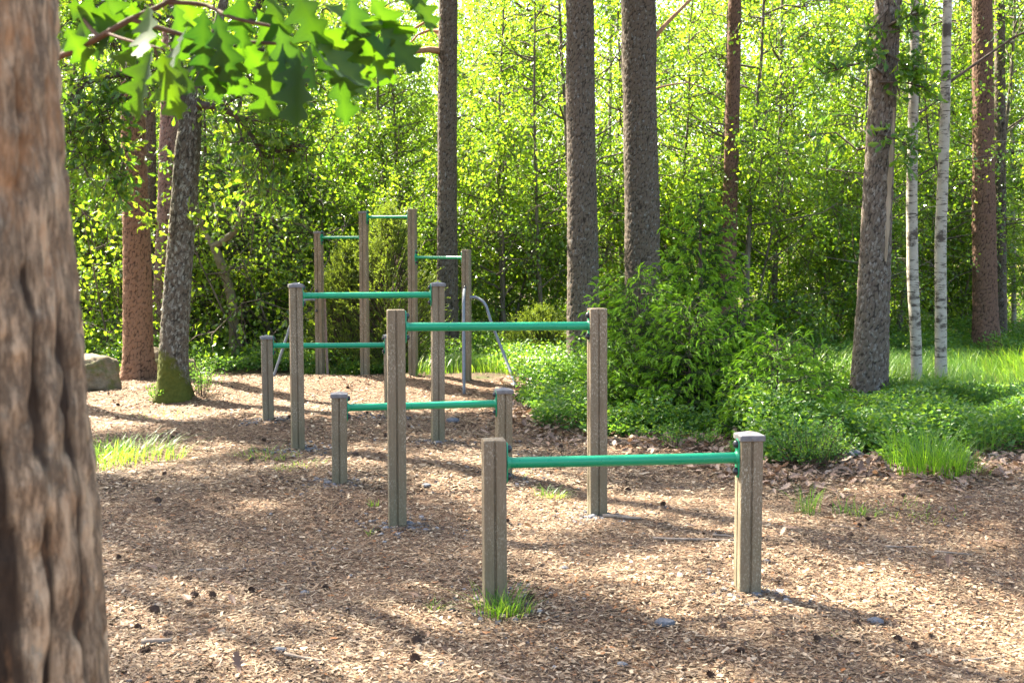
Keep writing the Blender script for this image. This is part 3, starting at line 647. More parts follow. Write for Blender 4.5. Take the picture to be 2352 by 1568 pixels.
# upper crown out of frame (shade)
P=np.concatenate([c+rng.normal(size=(110,3))*.2 for c in (np.array([.7,.3,6.3])+rng.normal(size=(26,3))*np.array([2.0,1.6,.9]))]); crown_obj(oak,P,rdir(len(P)),.10,.07,M['oakleaf'],6,(0,1),'upper_crown')
# leaf sprays hanging over the orange pine belong to the same oak
# -- right oak with bark scar
b=base0(1992,912); Yr=b[1]
spec=[(1995,900,78),(2000,800,76),(2008,650,70),(2016,450,64),(2026,250,60),(2034,100,58),(2040,0,56)]
pts=[(0,0,-.15,40*Yr/F)]+[(px(x,y,Yr)[0]-b[0],0,px(x,y,Yr)[2]-b[2],wd/2*Yr/F) for x,y,wd in spec if px(x,y,Yr)[2]-b[2]>.1]
pts.append((pts[-1][0]+.5,0,9,.08))
oak2=thing('oak_tree','dark leaning oak at right with a pale bark scar and leafy sprigs','oak tree',b)
obj('trunk',trunk_mesh(pts,M['bark_dark'],'oak',seed=41,flare=.18,flare_h=.3),oak2)
Yo_=Yo; 
def L2(pl,r0,r1): return (np.array([px(x,y,Yr+dy)-b for x,y,dy in pl]),np.linspace(r0,r1,len(pl)))
sp=[L2([(2040,60,-.15),(2075,40,-.3),(2110,30,-.4)],.02,.008),L2([(2035,120,-.15),(2080,150,-.3),(2120,165,-.4)],.016,.006),L2([(2025,170,-.15),(1990,140,-.3),(1960,150,-.5),(1890,170,-.6)],.014,.006),
    L2([(2020,190,-.15),(2080,190,-.3),(2140,205,-.4)],.012,.005),L2([(2020,310,-.15),(2060,320,-.3),(2115,350,-.5)],.012,.005),L2([(2040,20,-.15),(2000,70,-.3),(1985,110,-.4)],.012,.005),L2([(2015,330,.0),(1970,345,.3),(1920,305,.4),(1850,310,.5)],.018,.006),L2([(1995,400,0),(1950,395,.2),(1880,385,.4)],.010,.005)]
add_limbs(oak2,sp,M['twig']); tws=twigs_from(sp[:7],9,.26,14); add_limbs(oak2,tws,M['twig'],'twigs',4)
P,A=leaves_on(tws+sp[:6],10,.05,15); crown_obj(oak2,P,A,.10+.03*rng.random(len(P)),.06,M['oakleaf'],16,(.1,.9),lob=True)
scv=[]
for y_ in np.linspace(250,600,22):
    x_=2046-.062*(y_-250); q=px(x_,y_,Yr)-b; rr_=np.interp(q[2],[p[2] for p in pts],[p[3] for p in pts]); cx_=np.interp(q[2],[p[2] for p in pts],[p[0] for p in pts]); hw=.036*math.sin((y_-235)/390*PI)**.6*(1+.25*math.sin(y_*.11))
    for kx in (-1,-.5,0,.5,1):
        xx=q[0]-cx_+hw*kx; xx=min(xx,rr_*.93); scv.append((cx_+xx,-math.sqrt(max(rr_**2-xx**2,0))-.004-.012*(1-kx*kx),q[2]))
fq=np.array([(i*5+j,i*5+j+1,i*5+j+6,i*5+j+5) for i in range(21) for j in range(4)])
M['scar']=simple('bare_scar_wood',(.20,.14,.09),(.36,.28,.19),22,stretch=(1,1,.15))
o=obj('bark_scar',mesh('bark_scar',np.array(scv),fq,M['scar'],None,True),oak2); o['label']='pale strip of bare wood on the upper trunk'
P=np.concatenate([c+rng.normal(size=(55,3))*.38 for c in (np.array([.4,0,6.8])+rng.normal(size=(60,3))*np.array([1.6,1.6,.8]))]); crown_obj(oak2,P,rdir(len(P)),.10,.06,M['oakleaf'],17,(0,1),'upper_crown')
# -- birches
def birch(label,spec,Yd,by,seed,H=13,limbs=()):
    b,pts=trunk_from_px(spec,Yd,H,.03,by); root=thing('birch_tree',label,'birch tree',b,0,'white-barked birches')
    obj('trunk',trunk_mesh(pts,M['birch'],'birch',seed=seed,flare=.15,res=.02,zfine=6.5),root)
    polys=[(np.array([px(x,y,b[1]+dy)-b for x,y,dy in Lp]),np.linspace(r0,r1,len(Lp))) for Lp,r0,r1 in limbs]
    r=np.random.default_rng(seed)
    for k in range(26):
        h=5.5+r.random()*(H-6.5); a=r.random()*2*PI; l=1.0+r.random()*.8; c0=np.array([pts[-2][0],0,h]); polys.append((np.array([c0,c0+np.array([math.cos(a)*l*.5,math.sin(a)*l*.5,.4]),c0+np.array([math.cos(a)*l,math.sin(a)*l,.5])]),np.array([.02,.013,.006])))
    add_limbs(root,polys,M['twig']); tw=twigs_from(polys,8,.55,seed+1,droop=-.35); P,A=leaves_on(tw,20,.09,seed+2)
    c=crown_obj(root,P,A,.05,.038,M['leaf'],seed,(.1,1)); return root
birch('leaning white birch with dark patches, left of the pair at right',[(2108,900,24),(2104,780,25),(2096,640,26),(2094,450,24),(2098,250,22),(2101,80,20),(2102,0,20)],None,908,51,limbs=[([(2112,260,0),(2140,240,.2),(2180,215,.3)],.012,.005)])
birch('straight pale birch, right of the pair at right',[(2162,895,26),(2161,700,26),(2160,550,26),(2166,400,24),(2172,200,22),(2176,0,20)],None,905,52,
  limbs=[([(2166,200,0),(2215,165,.1),(2265,130,.1),(2330,85,0),(2400,55,-.1)],.018,.012),([(2100,410,0),(2150,380,.1),(2230,365,.2),(2350,345,.3)],.01,.006),([(2160,400,0),(2135,330,.1),(2125,230,.2),(2128,150,.3)],.014,.008)])
birch('thin birch stem behind the thicket, right of the red-brown pine',[(2330,780,11),(2325,400,10),(2322,0,9)],24,775,53)
birch('thin birch stem just right of the thicker middle pine, half hidden',[(1392,740,9),(1396,500,9),(1402,200,8)],25,765,54)
# -- crooked pale oak by the dark spruce
Yc=17.3; b=px(536,838,Yc); b[2]=float(height(b[0],Yc))
ck=thing('crooked_tree','crooked pale-limbed small oak in front of the dark spruce, left of the pull-up frame','oak tree',b)
def Lc(pl,r): return (bezier([px(x,y,Yc+dy)-b for x,y,dy in pl],5),r)
def rad(n,a,c): return np.linspace(a,c,n)
cp=[]
for pl,a,c in (([(538,845,0),(538,760,0),(532,690,0),(520,640,0),(505,600,0),(492,566,0)],.085,.065),([(492,566,0),(470,535,.1),(458,500,.1),(440,440,.2),(420,380,.3)],.05,.03),([(492,566,0),(515,552,-.05),(540,530,-.1),(552,500,-.1),(562,460,-.05),(585,425,0),(612,392,.1),(650,360,.2),(690,330,.3)],.055,.03),([(552,505,0),(600,500,.2),(650,505,.3),(700,520,.4)],.02,.008),([(585,425,0),(560,380,.1),(555,340,.1)],.015,.008)):
    q=bezier([px(x,y,Yc+dy)-b for x,y,dy in pl],5); cp.append((q,np.linspace(a,c,len(q))))
add_limbs(ck,cp,M['limb'],'trunk',10); tws=twigs_from(cp[1:],16,.6,21); add_limbs(ck,tws,M['twig'],'twigs',4); P,A=leaves_on(tws,12,.08,22); crown_obj(ck,P,A,.08,.05,M['oakleaf'],23,(.3,1),lob=False)

# ------------------------------------------------------------------ understory prototypes
def decid(seed,H,r0,lo,limb,nl,ntw,nlf,lean=.0,leafL=.055,stems=1,up=.5,mat='leaf',tint=(0,1)):
    r=np.random.default_rng(seed); polys=[];tw=[]
    for s in range(stems):
        ph=r.random()*2*PI; sp=(.0 if stems==1 else .35); bx=np.array([math.cos(ph),math.sin(ph)])*sp*.4
        zz=np.linspace(0,H*(.85+.15*r.random()),9); cv=np.cumsum(r.normal(size=(9,2))*.05*H/8,0)+np.outer(np.linspace(0,1,9),np.array([math.cos(ph),math.sin(ph)])*(lean+sp*2))
        T=np.column_stack([bx[0]+cv[:,0],bx[1]+cv[:,1],zz]); T[0,2]=-.15
        polys.append((T,np.linspace(r0,r0*.25,9)))
        for k in range(nl//stems):
            f=lo+(1-lo)*(k+r.random())/(nl//stems); i=min(int(f*8),7); p=T[i]+(T[i+1]-T[i])*(f*8-i); a=r.random()*2*PI
            l=limb*(1.15-.85*f)*(.7+.6*r.random())*(.75+.5*min(1,f*3)); e=up*(.4+r.random()*.8)
            d=np.array([math.cos(a),math.sin(a),e]); q=[p,p+d*l*.35+r.normal(size=3)*.05*l,p+d*l*.7+r.normal(size=3)*.08*l,p+d*l*np.array([1,1,.85])+r.normal(size=3)*.08*l]
            polys.append((np.array(q),np.array([r0*.42,r0*.3,r0*.18,.005])))
    br=polys[stems if stems==1 else 0:]
    tw=twigs_from([x for x in polys if len(x[0])==4],ntw,.62,seed+1,.65,-.18); tw2=twigs_from(tw,2,.32,seed+2,.6,-.2)
    sk=tubes(polys,6).mesh('trunk',M['stem'],True); tk=tubes(tw+tw2[::2],3).mesh('twigs',M['twig'])
    P,A=leaves_on(tw+tw2,nlf,.07,seed+3)
    n=len(P); N=norm(r.normal(size=(n,3))+np.array([0,0,.4])); Ls=leafL*(.7+.6*r.random(n)); cl=vnoise(P*1.1,seed)
    V,Fq=rhombs(P,A,N,Ls,Ls*.74); t=np.clip(tint[0]+(tint[1]-tint[0])*(.6*r.random(n)+.4*cl),0,1)
    lm=mesh('crown',V,Fq,M[mat],{'tint':np.repeat(t,4)}); 
    return sk,tk,lm
protos_sap=[decid(160+k,7.5,.045,.15,1.3,30,4,7,.6,.06,1) for k in range(2)]
protos_tall=[decid(100+k,9+k*.8,.055,.05,1.9,50,7,20,.5,.066) for k in range(4)]
protos_bush=[decid(120+k,3.6+.4*k,.03,.04,1.0,42,6,18,.4,.06,3,.7) for k in range(3)]
protos_low=[decid(140+k,2.0,.018,.05,.7,30,4,8,.3,.065,4,.6,tint=(.2,1)) for k in range(2)]
def place_tree(pr,name,label,cat,group,X,Y,s,a):
    root=thing(name,label,cat,(X,Y,float(height(X,Y))),a,group); root.scale=(s,s,s)
    for nme,me in zip(('trunk','twigs','crown'),pr): obj(nme,me,root)
    return root
def where(X,Y):
    x=CX+X/Y*F
    if x<300: return 'left of the orange-barked pine'
    if x<480: return 'behind the left group of trunks'
    if x<1020: return 'behind the pull-up frame'
    if x<1320: return 'right of the slim brown pine'
    if x<1430: return 'between the two big dark pines'
    if x<2000: return 'between big dark pines and leaning right oak'
    return 'right of the leaning right oak'
rr=np.random.default_rng(77)
for k in range(17):      # bushes at the edge of the clearing
    X=-8.6+k*1.08+rr.normal()*.25; Y=19.3+rr.random()*1.6; xp=CX+X/Y*F
    if 2140<xp<2400: Y+=2.8
    if 280<xp<480: Y+=1.6
    if 480<xp<700: Y+=1.9
    place_tree(protos_bush[k%3],'leafy_bush','bushy shrub fronting the thicket '+where(X,Y),'shrub','shrubs along the edge of the thicket',X,Y,.75+.35*rr.random(),rr.random()*6.28)
for k in range(18):
    X=-12+k*1.42+rr.normal()*.35; Y=22.4+rr.random()*2.0
    place_tree(protos_tall[k%4],'young_birch','slender young tree in the thicket '+where(X,Y),'young tree','young trees filling the thicket',X,Y,.68+.15*rr.random(),rr.random()*6.28)
for k in range(20):
    X=-16+k*1.7+rr.normal()*.5; Y=26+rr.random()*2.6
    place_tree(protos_tall[(k+1)%4],'young_birch','young tree deep in the thicket '+where(X,Y),'young tree','young trees deeper in the wood',X,Y,.72+.13*rr.random(),rr.random()*6.28)
for k in range(26):
    X=-9.5+k*.76+rr.normal()*.25; Y=18.9+rr.random()*3.2
    place_tree(protos_sap[k%2],'sapling','thin dark-stemmed sapling '+where(X,Y),'young tree','thin saplings in front of the thicket',X,Y,.75+.4*rr.random(),rr.random()*6.28)
for x,y in ((560,850),(640,846),(505,840),(215,850),(150,850)):
    p=base0(x,y); place_tree(protos_low[int(x)%2],'hazel_shrub','low broad-leaved shrub '+('left of the orange-barked pine' if x<300 else 'between the mossy oak and the pull-up frame'),'shrub','low broad-leaved shrubs',p[0],p[1]+1.0,.9+.3*rr.random(),rr.random()*6.28)
# far wood
n=300000; X=(rng.random(n)*2-1)*34; Y=31+rng.random(n)*14; Z=rng.random(n)*11.5
c=vnoise(np.stack([X*.45,Y*.45,Z*.6],-1),5)+.5*vnoise(np.stack([X*1.6,Y*1.6,Z*2],-1),6); k=c>np.where(Z>10.8,.80,.50); P=np.stack([X,Y,Z],-1)[k]
n=len(P); V,Fq=rhombs(P,norm(rng.normal(size=(n,3))+[0,0,-.3]),rdir(n),.13*(.6+.8*rng.random(n)),.095); 
far=obj('distant_wood',mesh('distant_wood',V,Fq,M['leaf'],{'tint':np.repeat(rng.random(n),4)})); tag(far,'far sunlit leafy wood closing the view behind the thicket','wood',kind='stuff')

# ------------------------------------------------------------------ spruces / junipers
def spruce_mesh(seed,H,Rb,whorl=.14,nb=6,needles=330,droop=.25,upturn=.35,dark=False,shoots=.075,twl=.30,nl=.022,nw=.004,start=.03,prof=1.0,newt=.35,sp=.055,minl=0):
    r=np.random.default_rng(seed); polys=[(np.array([[0,0,-.1],[0.01,0,H*.5],[0,0.01,H]]),np.array([.03*H/2+.01,.02*H/2,.004]))]; tw=[]; lead=[]
    z=start
    while z<H-.05:
        f=1-z/H; Lr=Rb*(f**prof)*(.85+.3*r.random())+.05; n=nb if f>.15 else 4; a0=r.random()*6.28
        for k in range(n):
            a=a0+k*2*PI/n+r.normal()*.18; l=Lr*(.65+.5*r.random()); d=np.array([math.cos(a),math.sin(a),0]); e0=.55-.6*f
            s=np.linspace(0,1,6)[:,None]; P=np.array([0,0,z])+d*l*s+np.array([0,0,1])*(l*(e0*s-droop*s**2*1.2+upturn*s**3))
            P+=r.normal(size=P.shape)*.012; polys.append((P,np.linspace(.008*max(l,.4),.0025,6)))
            m=max(2,int(l/sp)); sd=np.cross(d,[0,0,1])
            for q in range(m):
                t=.12+.88*(q+r.random()*.6)/m; t=min(t,.99); i=min(int(t*5),4); p=P[i]+(P[i+1]-P[i])*(t*5-i); sg=1 if q%2 else -1
                ll=twl*min(1,l*1.2)*(1.15-t*.75)*(.7+.5*r.random())*(min(1,t*3+.2)); ll=max(ll,minl*(.7+.5*r.random())); v=norm((d*.75+sd*sg*(.8)+np.array([0,0,.05+r.normal()*.18]))[None])[0]
                tw.append((p,p+v*ll+np.array([0,0,-.22*ll]),t))
                if ll>.14:
                    for u in range(2):
                        g=.3+.5*r.random(); pp=p+v*ll*g; v2=norm((v*.8+sd*sg*(-1 if u else 1)*.5+r.normal(size=3)*.15)[None])[0]; tw.append((pp,pp+v2*ll*.5+np.array([0,0,-.12*ll]),t))
            tw.append((P[4],P[5],1))
        z+=whorl*(.8+.4*r.random())
    tw.append((np.array([0,0,H*.85]),np.array([0,0,H]),1))
    A0=np.array([t[0] for t in tw]);A1=np.array([t[1] for t in tw]);T=np.array([t[2] for t in tw]); Ln=np.linalg.norm(A1-A0,axis=1)
    cnt=np.maximum(4,(Ln*needles)).astype(int); idx=np.repeat(np.arange(len(tw)),cnt); f=r.random(len(idx)); 
    P=A0[idx]+(A1-A0)[idx]*f[:,None]+np.array([0,0,-.02])*(f[:,None]**3)
    ax=norm((A1-A0)[idx]); s=norm(np.cross(ax,r.normal(size=ax.shape))); D=norm(ax*.75+s*.75+np.array([0,0,.12])); Nn=norm(r.normal(size=ax.shape))
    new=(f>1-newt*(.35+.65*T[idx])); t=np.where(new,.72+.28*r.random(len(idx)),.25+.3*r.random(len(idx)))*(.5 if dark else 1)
    l=nl*(.8+.4*r.random(len(idx)))*np.where(new,1.05,.95)
    V,Fq=rhombs(P,D,Nn,l,nw*np.where(new,1.35,1)); t=np.repeat(t,4)
    if shoots:
        ns=len(A0); rep=2; ii=np.repeat(np.arange(ns),rep); fr=np.where(np.arange(len(ii))%rep==0,.93,.45+.4*r.random(len(ii)))
        p=A0[ii]+(A1-A0)[ii]*fr[:,None]; ax=norm((A1-A0)[ii]); sl_=shoots*(.6+.7*r.random(len(ii))); dr=norm(ax+r.normal(size=ax.shape)*.2+np.array([0,0,-.12])); e=p+dr*sl_[:,None]
        dr2=norm(dr+np.array([0,0,-.75])); 
        for q in range(3):
            nn=norm(np.cross(dr,r.normal(size=dr.shape))); v,f_=rhombs(p,dr,nn,sl_,sl_*.20,.1); Fq=np.concatenate([Fq,f_+len(V)]); V=np.concatenate([V,v]); v,f_=rhombs(p+dr*sl_[:,None]*.55,dr2,nn,sl_*.7,sl_*.19,.1); Fq=np.concatenate([Fq,f_+len(V)]); V=np.concatenate([V,v])
            tt_=.72+.28*r.random(len(ii)); t=np.concatenate([t,np.repeat(tt_,4),np.repeat(tt_,4)])
    sk=[(np.array([a,b_]),np.array([.0025,.0015])) for a,b_ in zip(A0,A1)]
    return tubes(polys,6).mesh('trunk',M['twig'],True),tubes(sk,3).mesh('twigs',M['spruce_twig']),mesh('needles',V,Fq,M['spruce'],{'tint':t})
def spruce(label,x,yb,H,Rb,seed,Yd=None,dy=0,group=None,name='spruce_sapling',cat='spruce',**kw):
    b=base0(x,yb) if Yd is None else px(x,yb,Yd); b[1]+=dy; b[0]=px(x,yb,b[1])[0]
    root=thing(name,label,cat,(b[0],b[1],float(height(b[0],b[1]))),0,group)
    for nme,me in zip(('trunk','twigs','needles'),spruce_mesh(seed,H,Rb,**kw)): obj(nme,me,root)
    return root
gs_='young spruces beside the chips'
spruce('tall thin spruce sapling with an open top, tallest of the young spruces',1602,985,2.42,.70,61,dy=.9,group=gs_,whorl=.15,nb=7,droop=.12,twl=.30,prof=.8,needles=600,nw=.006,minl=.10,sp=.04,newt=.5)
spruce('dense round spruce bush with bright drooping tips, right of the tall uncapped post',1465,985,1.5,.72,62,dy=.75,group=gs_,whorl=.085,nb=8,prof=.5,needles=430,twl=.26)
spruce('dense spruce bush with bright tips in the middle of the clump',1580,1000,1.25,.66,63,dy=.6,group=gs_,whorl=.085,nb=8,prof=.5,needles=430,twl=.26)
spruce('feathery spruce bush at the right end of the clump, above the nearest capped post',1780,1035,.98,.58,64,dy=.5,group=gs_,whorl=.095,nb=8,prof=.6,needles=400,twl=.28)
spruce('small feathery spruce between the clump and the scarred oak',1865,985,.8,.5,65,dy=.4,group=gs_,whorl=.12,nb=7,prof=.7,twl=.26)
spruce('low spruce bush filling the middle of the clump behind the bright one',1690,985,1.15,.6,66,dy=.7,group=gs_,whorl=.12,nb=7,prof=.6,twl=.28)
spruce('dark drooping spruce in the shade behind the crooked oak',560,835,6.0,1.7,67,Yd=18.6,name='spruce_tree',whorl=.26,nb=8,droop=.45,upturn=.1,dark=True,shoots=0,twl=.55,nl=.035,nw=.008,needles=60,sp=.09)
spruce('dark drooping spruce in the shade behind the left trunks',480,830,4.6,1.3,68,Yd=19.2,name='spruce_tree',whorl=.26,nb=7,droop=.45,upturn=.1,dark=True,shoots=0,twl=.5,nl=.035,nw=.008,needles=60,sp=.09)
spruce('half-hidden green spruce among the birches, behind the straight pale birch',2140,790,4.5,1.5,69,Yd=23.5,name='spruce_tree',whorl=.26,nb=7,twl=.5,nl=.035,nw=.008,needles=60,sp=.09,droop=.2)
def juniper(label,x,yb,H,W,seed,Yd):
    r=np.random.default_rng(seed); b=px(x,yb,Yd); root=thing('juniper_bush',label,'juniper',(b[0],Yd,float(height(b[0],Yd))),0,'feathery junipers behind the pull-up frame')
    Ps=[];As=[];polys=[];ts=[]
    for k in range(420):
        z=H*(.03+.97*r.random()**.85); f=z/H; q=W*(math.sin(min(1,(1-f)*1.15+.02)*PI/2))**.8*(.45+.55*r.random()**.5); a=r.random()*6.28
        base=np.array([math.cos(a)*q*.35,math.sin(a)*q*.35,max(.0,z-.45)]); tip=np.array([math.cos(a)*q,math.sin(a)*q,z]); polys.append((np.array([base,(base+tip)/2,tip]),np.array([.008,.005,.002])))
        for u in range(6):
            g=.35+.65*r.random(); p0=base+(tip-base)*g; v=norm((tip-base+r.normal(size=3)*.25+np.array([0,0,.1]))[None])[0]; ln=.10+.14*r.random(); n=26
            fr=r.random(n)[:,None]; P=p0+v*ln*fr+np.array([0,0,-.03])*fr**2; Ps.append(P); As.append(norm(v+r.normal(size=(n,3))*.45)); ts.append(np.clip(.25+.6*fr[:,0]*r.random()+.15*r.random(n),0,1))
    P=np.concatenate(Ps);A=np.concatenate(As);t=np.concatenate(ts); V,Fq=rhombs(P,A,norm(r.normal(size=P.shape)),.028,.008)
    obj('needles',mesh('needles',V,Fq,M['juniper'],{'tint':np.repeat(t,4)}),root); add_limbs(root,polys,M['twig'],'stems',4)
juniper('taller feathery juniper directly behind the gap between the two tallest posts',898,868,2.3,.85,71,16.4)
juniper('shorter yellowish juniper behind the left part of the pull-up frame',800,864,1.8,.75,72,16.6)
juniper('low sprawling juniper right of the slim brown pine',1240,850,.85,.8,73,17.2)

# ------------------------------------------------------------------ berry shrub ground cover (stuff)
def cover(X,Y,hgt,leaf,t0,t1,den):
    """X,Y plant positions"""
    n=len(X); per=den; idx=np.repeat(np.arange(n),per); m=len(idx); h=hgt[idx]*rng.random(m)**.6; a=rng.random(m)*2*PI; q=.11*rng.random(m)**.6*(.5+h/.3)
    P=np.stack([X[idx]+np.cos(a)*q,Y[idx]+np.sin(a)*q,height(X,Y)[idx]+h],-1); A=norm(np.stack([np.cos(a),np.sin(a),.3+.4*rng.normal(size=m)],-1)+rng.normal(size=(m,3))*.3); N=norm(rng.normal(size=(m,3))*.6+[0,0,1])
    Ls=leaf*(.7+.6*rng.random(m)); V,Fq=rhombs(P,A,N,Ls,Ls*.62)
    tt=np.clip(t0+(t1-t0)*(rng.random(m)*.5+.5*(h/hgt[idx])),0,1); return V,Fq,np.repeat(tt,4)  # lower leaves tinted darker: shade inside the plants put into the colour
mb=MB(); st=MB()
def cover_region(n,xr,yr,hfun,leaf,t0,t1,den,cond=None):
    X=xr[0]+(xr[1]-xr[0])*rng.random(n);Y=yr[0]+(yr[1]-yr[0])*rng.random(n); k=inpoly(X,Y,bedp)&(segdist(X,Y,np.concatenate([bedp,bedp[:1]]))>.05)&(np.abs(X)<Y*.5+1.2)
    nn=vnoise(np.stack([X*1.1,Y*1.1,X*0],-1),21); 
    if cond is not None: k&=cond(X,Y,nn)
    X=X[k];Y=Y[k];nn=nn[k]; h=hfun(X,Y,nn)*lowr(X,Y); V,Fq,t=cover(X,Y,h,leaf,t0,t1,den); mb.add(V,Fq,t)
lowr=lambda X,Y: 1-.62*np.clip((X-2.5)/.5,0,1)*np.clip((Y-9.5)/.8,0,1)*np.clip((20-Y)/2,0,1)
sdb=lambda X,Y: segdist(X,Y,np.concatenate([bedp,bedp[:1]]))
front=lambda X,Y,nn:(X>-.2)&(nn+np.clip(sdb(X,Y),0,.6)*1.1>.42)
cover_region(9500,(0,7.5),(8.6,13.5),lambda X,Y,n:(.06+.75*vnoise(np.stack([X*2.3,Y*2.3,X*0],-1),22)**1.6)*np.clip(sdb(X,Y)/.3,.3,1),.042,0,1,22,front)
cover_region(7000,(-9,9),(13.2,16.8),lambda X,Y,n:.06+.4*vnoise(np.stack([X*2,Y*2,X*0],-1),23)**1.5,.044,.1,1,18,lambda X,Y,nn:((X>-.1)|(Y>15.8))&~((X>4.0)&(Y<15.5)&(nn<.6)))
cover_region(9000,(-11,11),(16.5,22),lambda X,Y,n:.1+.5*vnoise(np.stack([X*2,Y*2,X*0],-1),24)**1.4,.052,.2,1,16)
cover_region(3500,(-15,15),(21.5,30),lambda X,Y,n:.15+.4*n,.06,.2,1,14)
o=obj('berry_shrubs',mb.mesh('berry_shrubs',M['berry'])); tag(o,'low green bilberry and lingonberry shrubs carpeting the forest floor','ground cover',kind='stuff')
# individually placed sprigs
def berry_bush(label,x,y,r_,h,n,leaf=.024):
    b=base0(x,y); root=thing('berry_bush',label,'small shrub',b,0,'small berry shrubs by the chips'); r=np.random.default_rng(x)
    polys=[];tw=[]
    for k in range(n):
        a=r.random()*6.28; q=r_*r.random()**.6; p0=np.array([math.cos(a)*q*.4,math.sin(a)*q*.4,0]); p1=np.array([math.cos(a)*q,math.sin(a)*q,h*(.5+.6*r.random())]); polys.append((np.array([p0,(p0+p1)/2,p1]),np.array([.003,.002,.001])))
    add_limbs(root,polys,M['twig'],'stems',4); P,A=leaves_on(polys,26,.02,x+1); m=len(P); A[:,2]+=.4; N=norm(rng.normal(size=(m,3))*.5+[0,0,1]); V,Fq=rhombs(P,A,N,leaf,leaf*.62); obj('leaves',mesh('leaves',V,Fq,M['berry'],{'tint':np.repeat(.3+.6*rng.random(m),4)}),root)
berry_bush('small leafy berry shrub growing at the right foot of the mossy oak',462,912,.3,.42,36)
berry_bush('tiny berry shrub at the left foot of the mossy oak',366,918,.14,.18,16)
berry_bush('lone berry sprig on dry leaves right of the tall uncapped post',1545,1035,.12,.2,12)
berry_bush('dark green berry bush spreading in front of the right end of the spruce clump',1860,1070,.42,.34,80)
berry_bush('bright berry sprigs beside the right edge of the spruce foot',1620,1030,.15,.15,12)

# ------------------------------------------------------------------ grass
def blades(n,rad_,h,seed,lean=.35,w=.004,t0=0,t1=1,squash=1):
    r=np.random.default_rng(seed); a=r.random(n)*2*PI; q=rad_*r.random(n)**.7; X=np.cos(a)*q;Y=np.sin(a)*q*squash; hh=h*(.45+.65*r.random(n)); d=np.stack([np.cos(a),np.sin(a)],-1)+r.normal(size=(n,2))*.7; le=lean*(.4+r.random(n))
    V=[];S=norm(np.stack([-d[:,1],d[:,0],d[:,0]*0],-1))
    for t,wd in ((0,1),(.35,1),(.7,.7),(1,.06)):
        C=np.stack([X+d[:,0]*le*hh*t*t,Y+d[:,1]*le*hh*t*t,hh*(t-.28*le*t*t*t)-.01],-1); V+= [C-S*w*wd*.5,C+S*w*wd*.5]
    V=np.stack(V,1).reshape(-1,3); b=(np.arange(n)*8)[:,None]; Fq=np.concatenate([np.stack([b[:,0]+k,b[:,0]+k+1,b[:,0]+k+3,b[:,0]+k+2],1) for k in (0,2,4)])
    return V,Fq,np.repeat(np.clip(t0+(t1-t0)*r.random(n),0,1),8)
def tuft(label,x,y,n,rad_,h,seed,**kw):
    b=base0(x,y); b[2]=float(height(b[0],b[1])); V,Fq,t=blades(n,rad_,h,seed,**kw); V[:,2]+=height(V[:,0]+b[0],V[:,1]+b[1])-b[2]
    o=obj('grass_tuft',mesh('grass_tuft',V,Fq,M['grass'],{'tint':t}),None,b); tag(o,label,'grass tuft','grass tufts on the chips')
tuft('wide bright grass tuft on the chips beside the near trunk',275,1040,520,.55,.20,1,lean=.8,squash=.6,w=.005)
tuft('sparse long grass at the far left behind the near trunk',225,1060,120,.3,.2,2,lean=.7)
tuft('grass growing round the left foot of the nearest bar',1145,1400,95,.11,.16,3,lean=.6,w=.004)
tuft('short grass right of the left foot of the nearest bar',1180,1405,70,.09,.12,4,lean=.6)
tuft('small bright grass tuft between the nearest bar and the tall bar',1268,1143,90,.12,.10,5,lean=1.0,squash=.5)
tuft('little green clover-like tuft on the chips left of the nearest bar',1002,1390,40,.05,.05,6,lean=.9)
tuft('large upright grass clump at the right edge of the bushes',2130,1088,260,.30,.46,7,lean=.45,w=.006,t0=0,t1=.75)
tuft('grass clump just right of the largest upright clump',2190,1085,200,.25,.26,8,lean=.5,t1=.8)
tuft('grass behind the largest upright clump',2210,1030,180,.3,.36,9,lean=.4)
tuft('dark rush tuft on the chips, right of the nearest capped post',1855,1170,60,.09,.24,10,lean=.45,w=.003,t0=0,t1=.2)
tuft('second dark rush tuft, thinner, in the line of small tufts',1935,1172,30,.07,.17,11,lean=.45,w=.003,t0=0,t1=.2)
tuft('bright low tuft right of the dark rushes',1975,1175,50,.10,.10,12,lean=.7)
tuft('thin line of short grass below the right bushes',2040,1165,60,.25,.07,13,lean=.8)
tuft('short grass among the chips at the far right',2120,1180,40,.25,.07,14,lean=.8)
tuft('low grass patch left of the low capped bar',612,1045,110,.28,.10,15,lean=.9)
tuft('thin bright grass blades close to the left foot of the low capped bar',695,1072,60,.2,.07,16,lean=.9)
tuft('yellow-green tuft near the feet of the chest-high bar',655,1085,40,.12,.06,17,lean=.9)
tuft('small sprout of grass left of the tall uncapped left post',857,1160,20,.04,.08,18,lean=.5)
tuft('grass strip in front of the mossy oak',380,945,120,.5,.06,19,lean=.8)
tuft('little weed in the foreground chips, right of the nearest capped post',1912,1462,20,.04,.03,20,lean=1)
tuft('tiny weed at the foot of the tall uncapped left post',850,1220,16,.03,.06,21,lean=.6)
tuft('small tuft beside the hidden right post of the low capped bar',1195,1100,30,.10,.05,22,lean=.8)
mb=MB()
def grass_field(n,x0,x1,y0,y1,h,seed,t0=.2):
    r=np.random.default_rng(seed); V,Fq,t=blades(n,1,h,seed,lean=.5,w=.007,t0=t0,t1=1); X=x0+(x1-x0)*r.random(n);Y=y0+(y1-y0)*r.random(n)
    Vb=V.reshape(n,8,3); Vb[...,:2]-=Vb[:,:1,:2]; Vb[...,0]+=X[:,None];Vb[...,1]+=Y[:,None];Vb[...,2]+=height(X,Y)[:,None]; mb.add(Vb.reshape(-1,3),Fq,t)
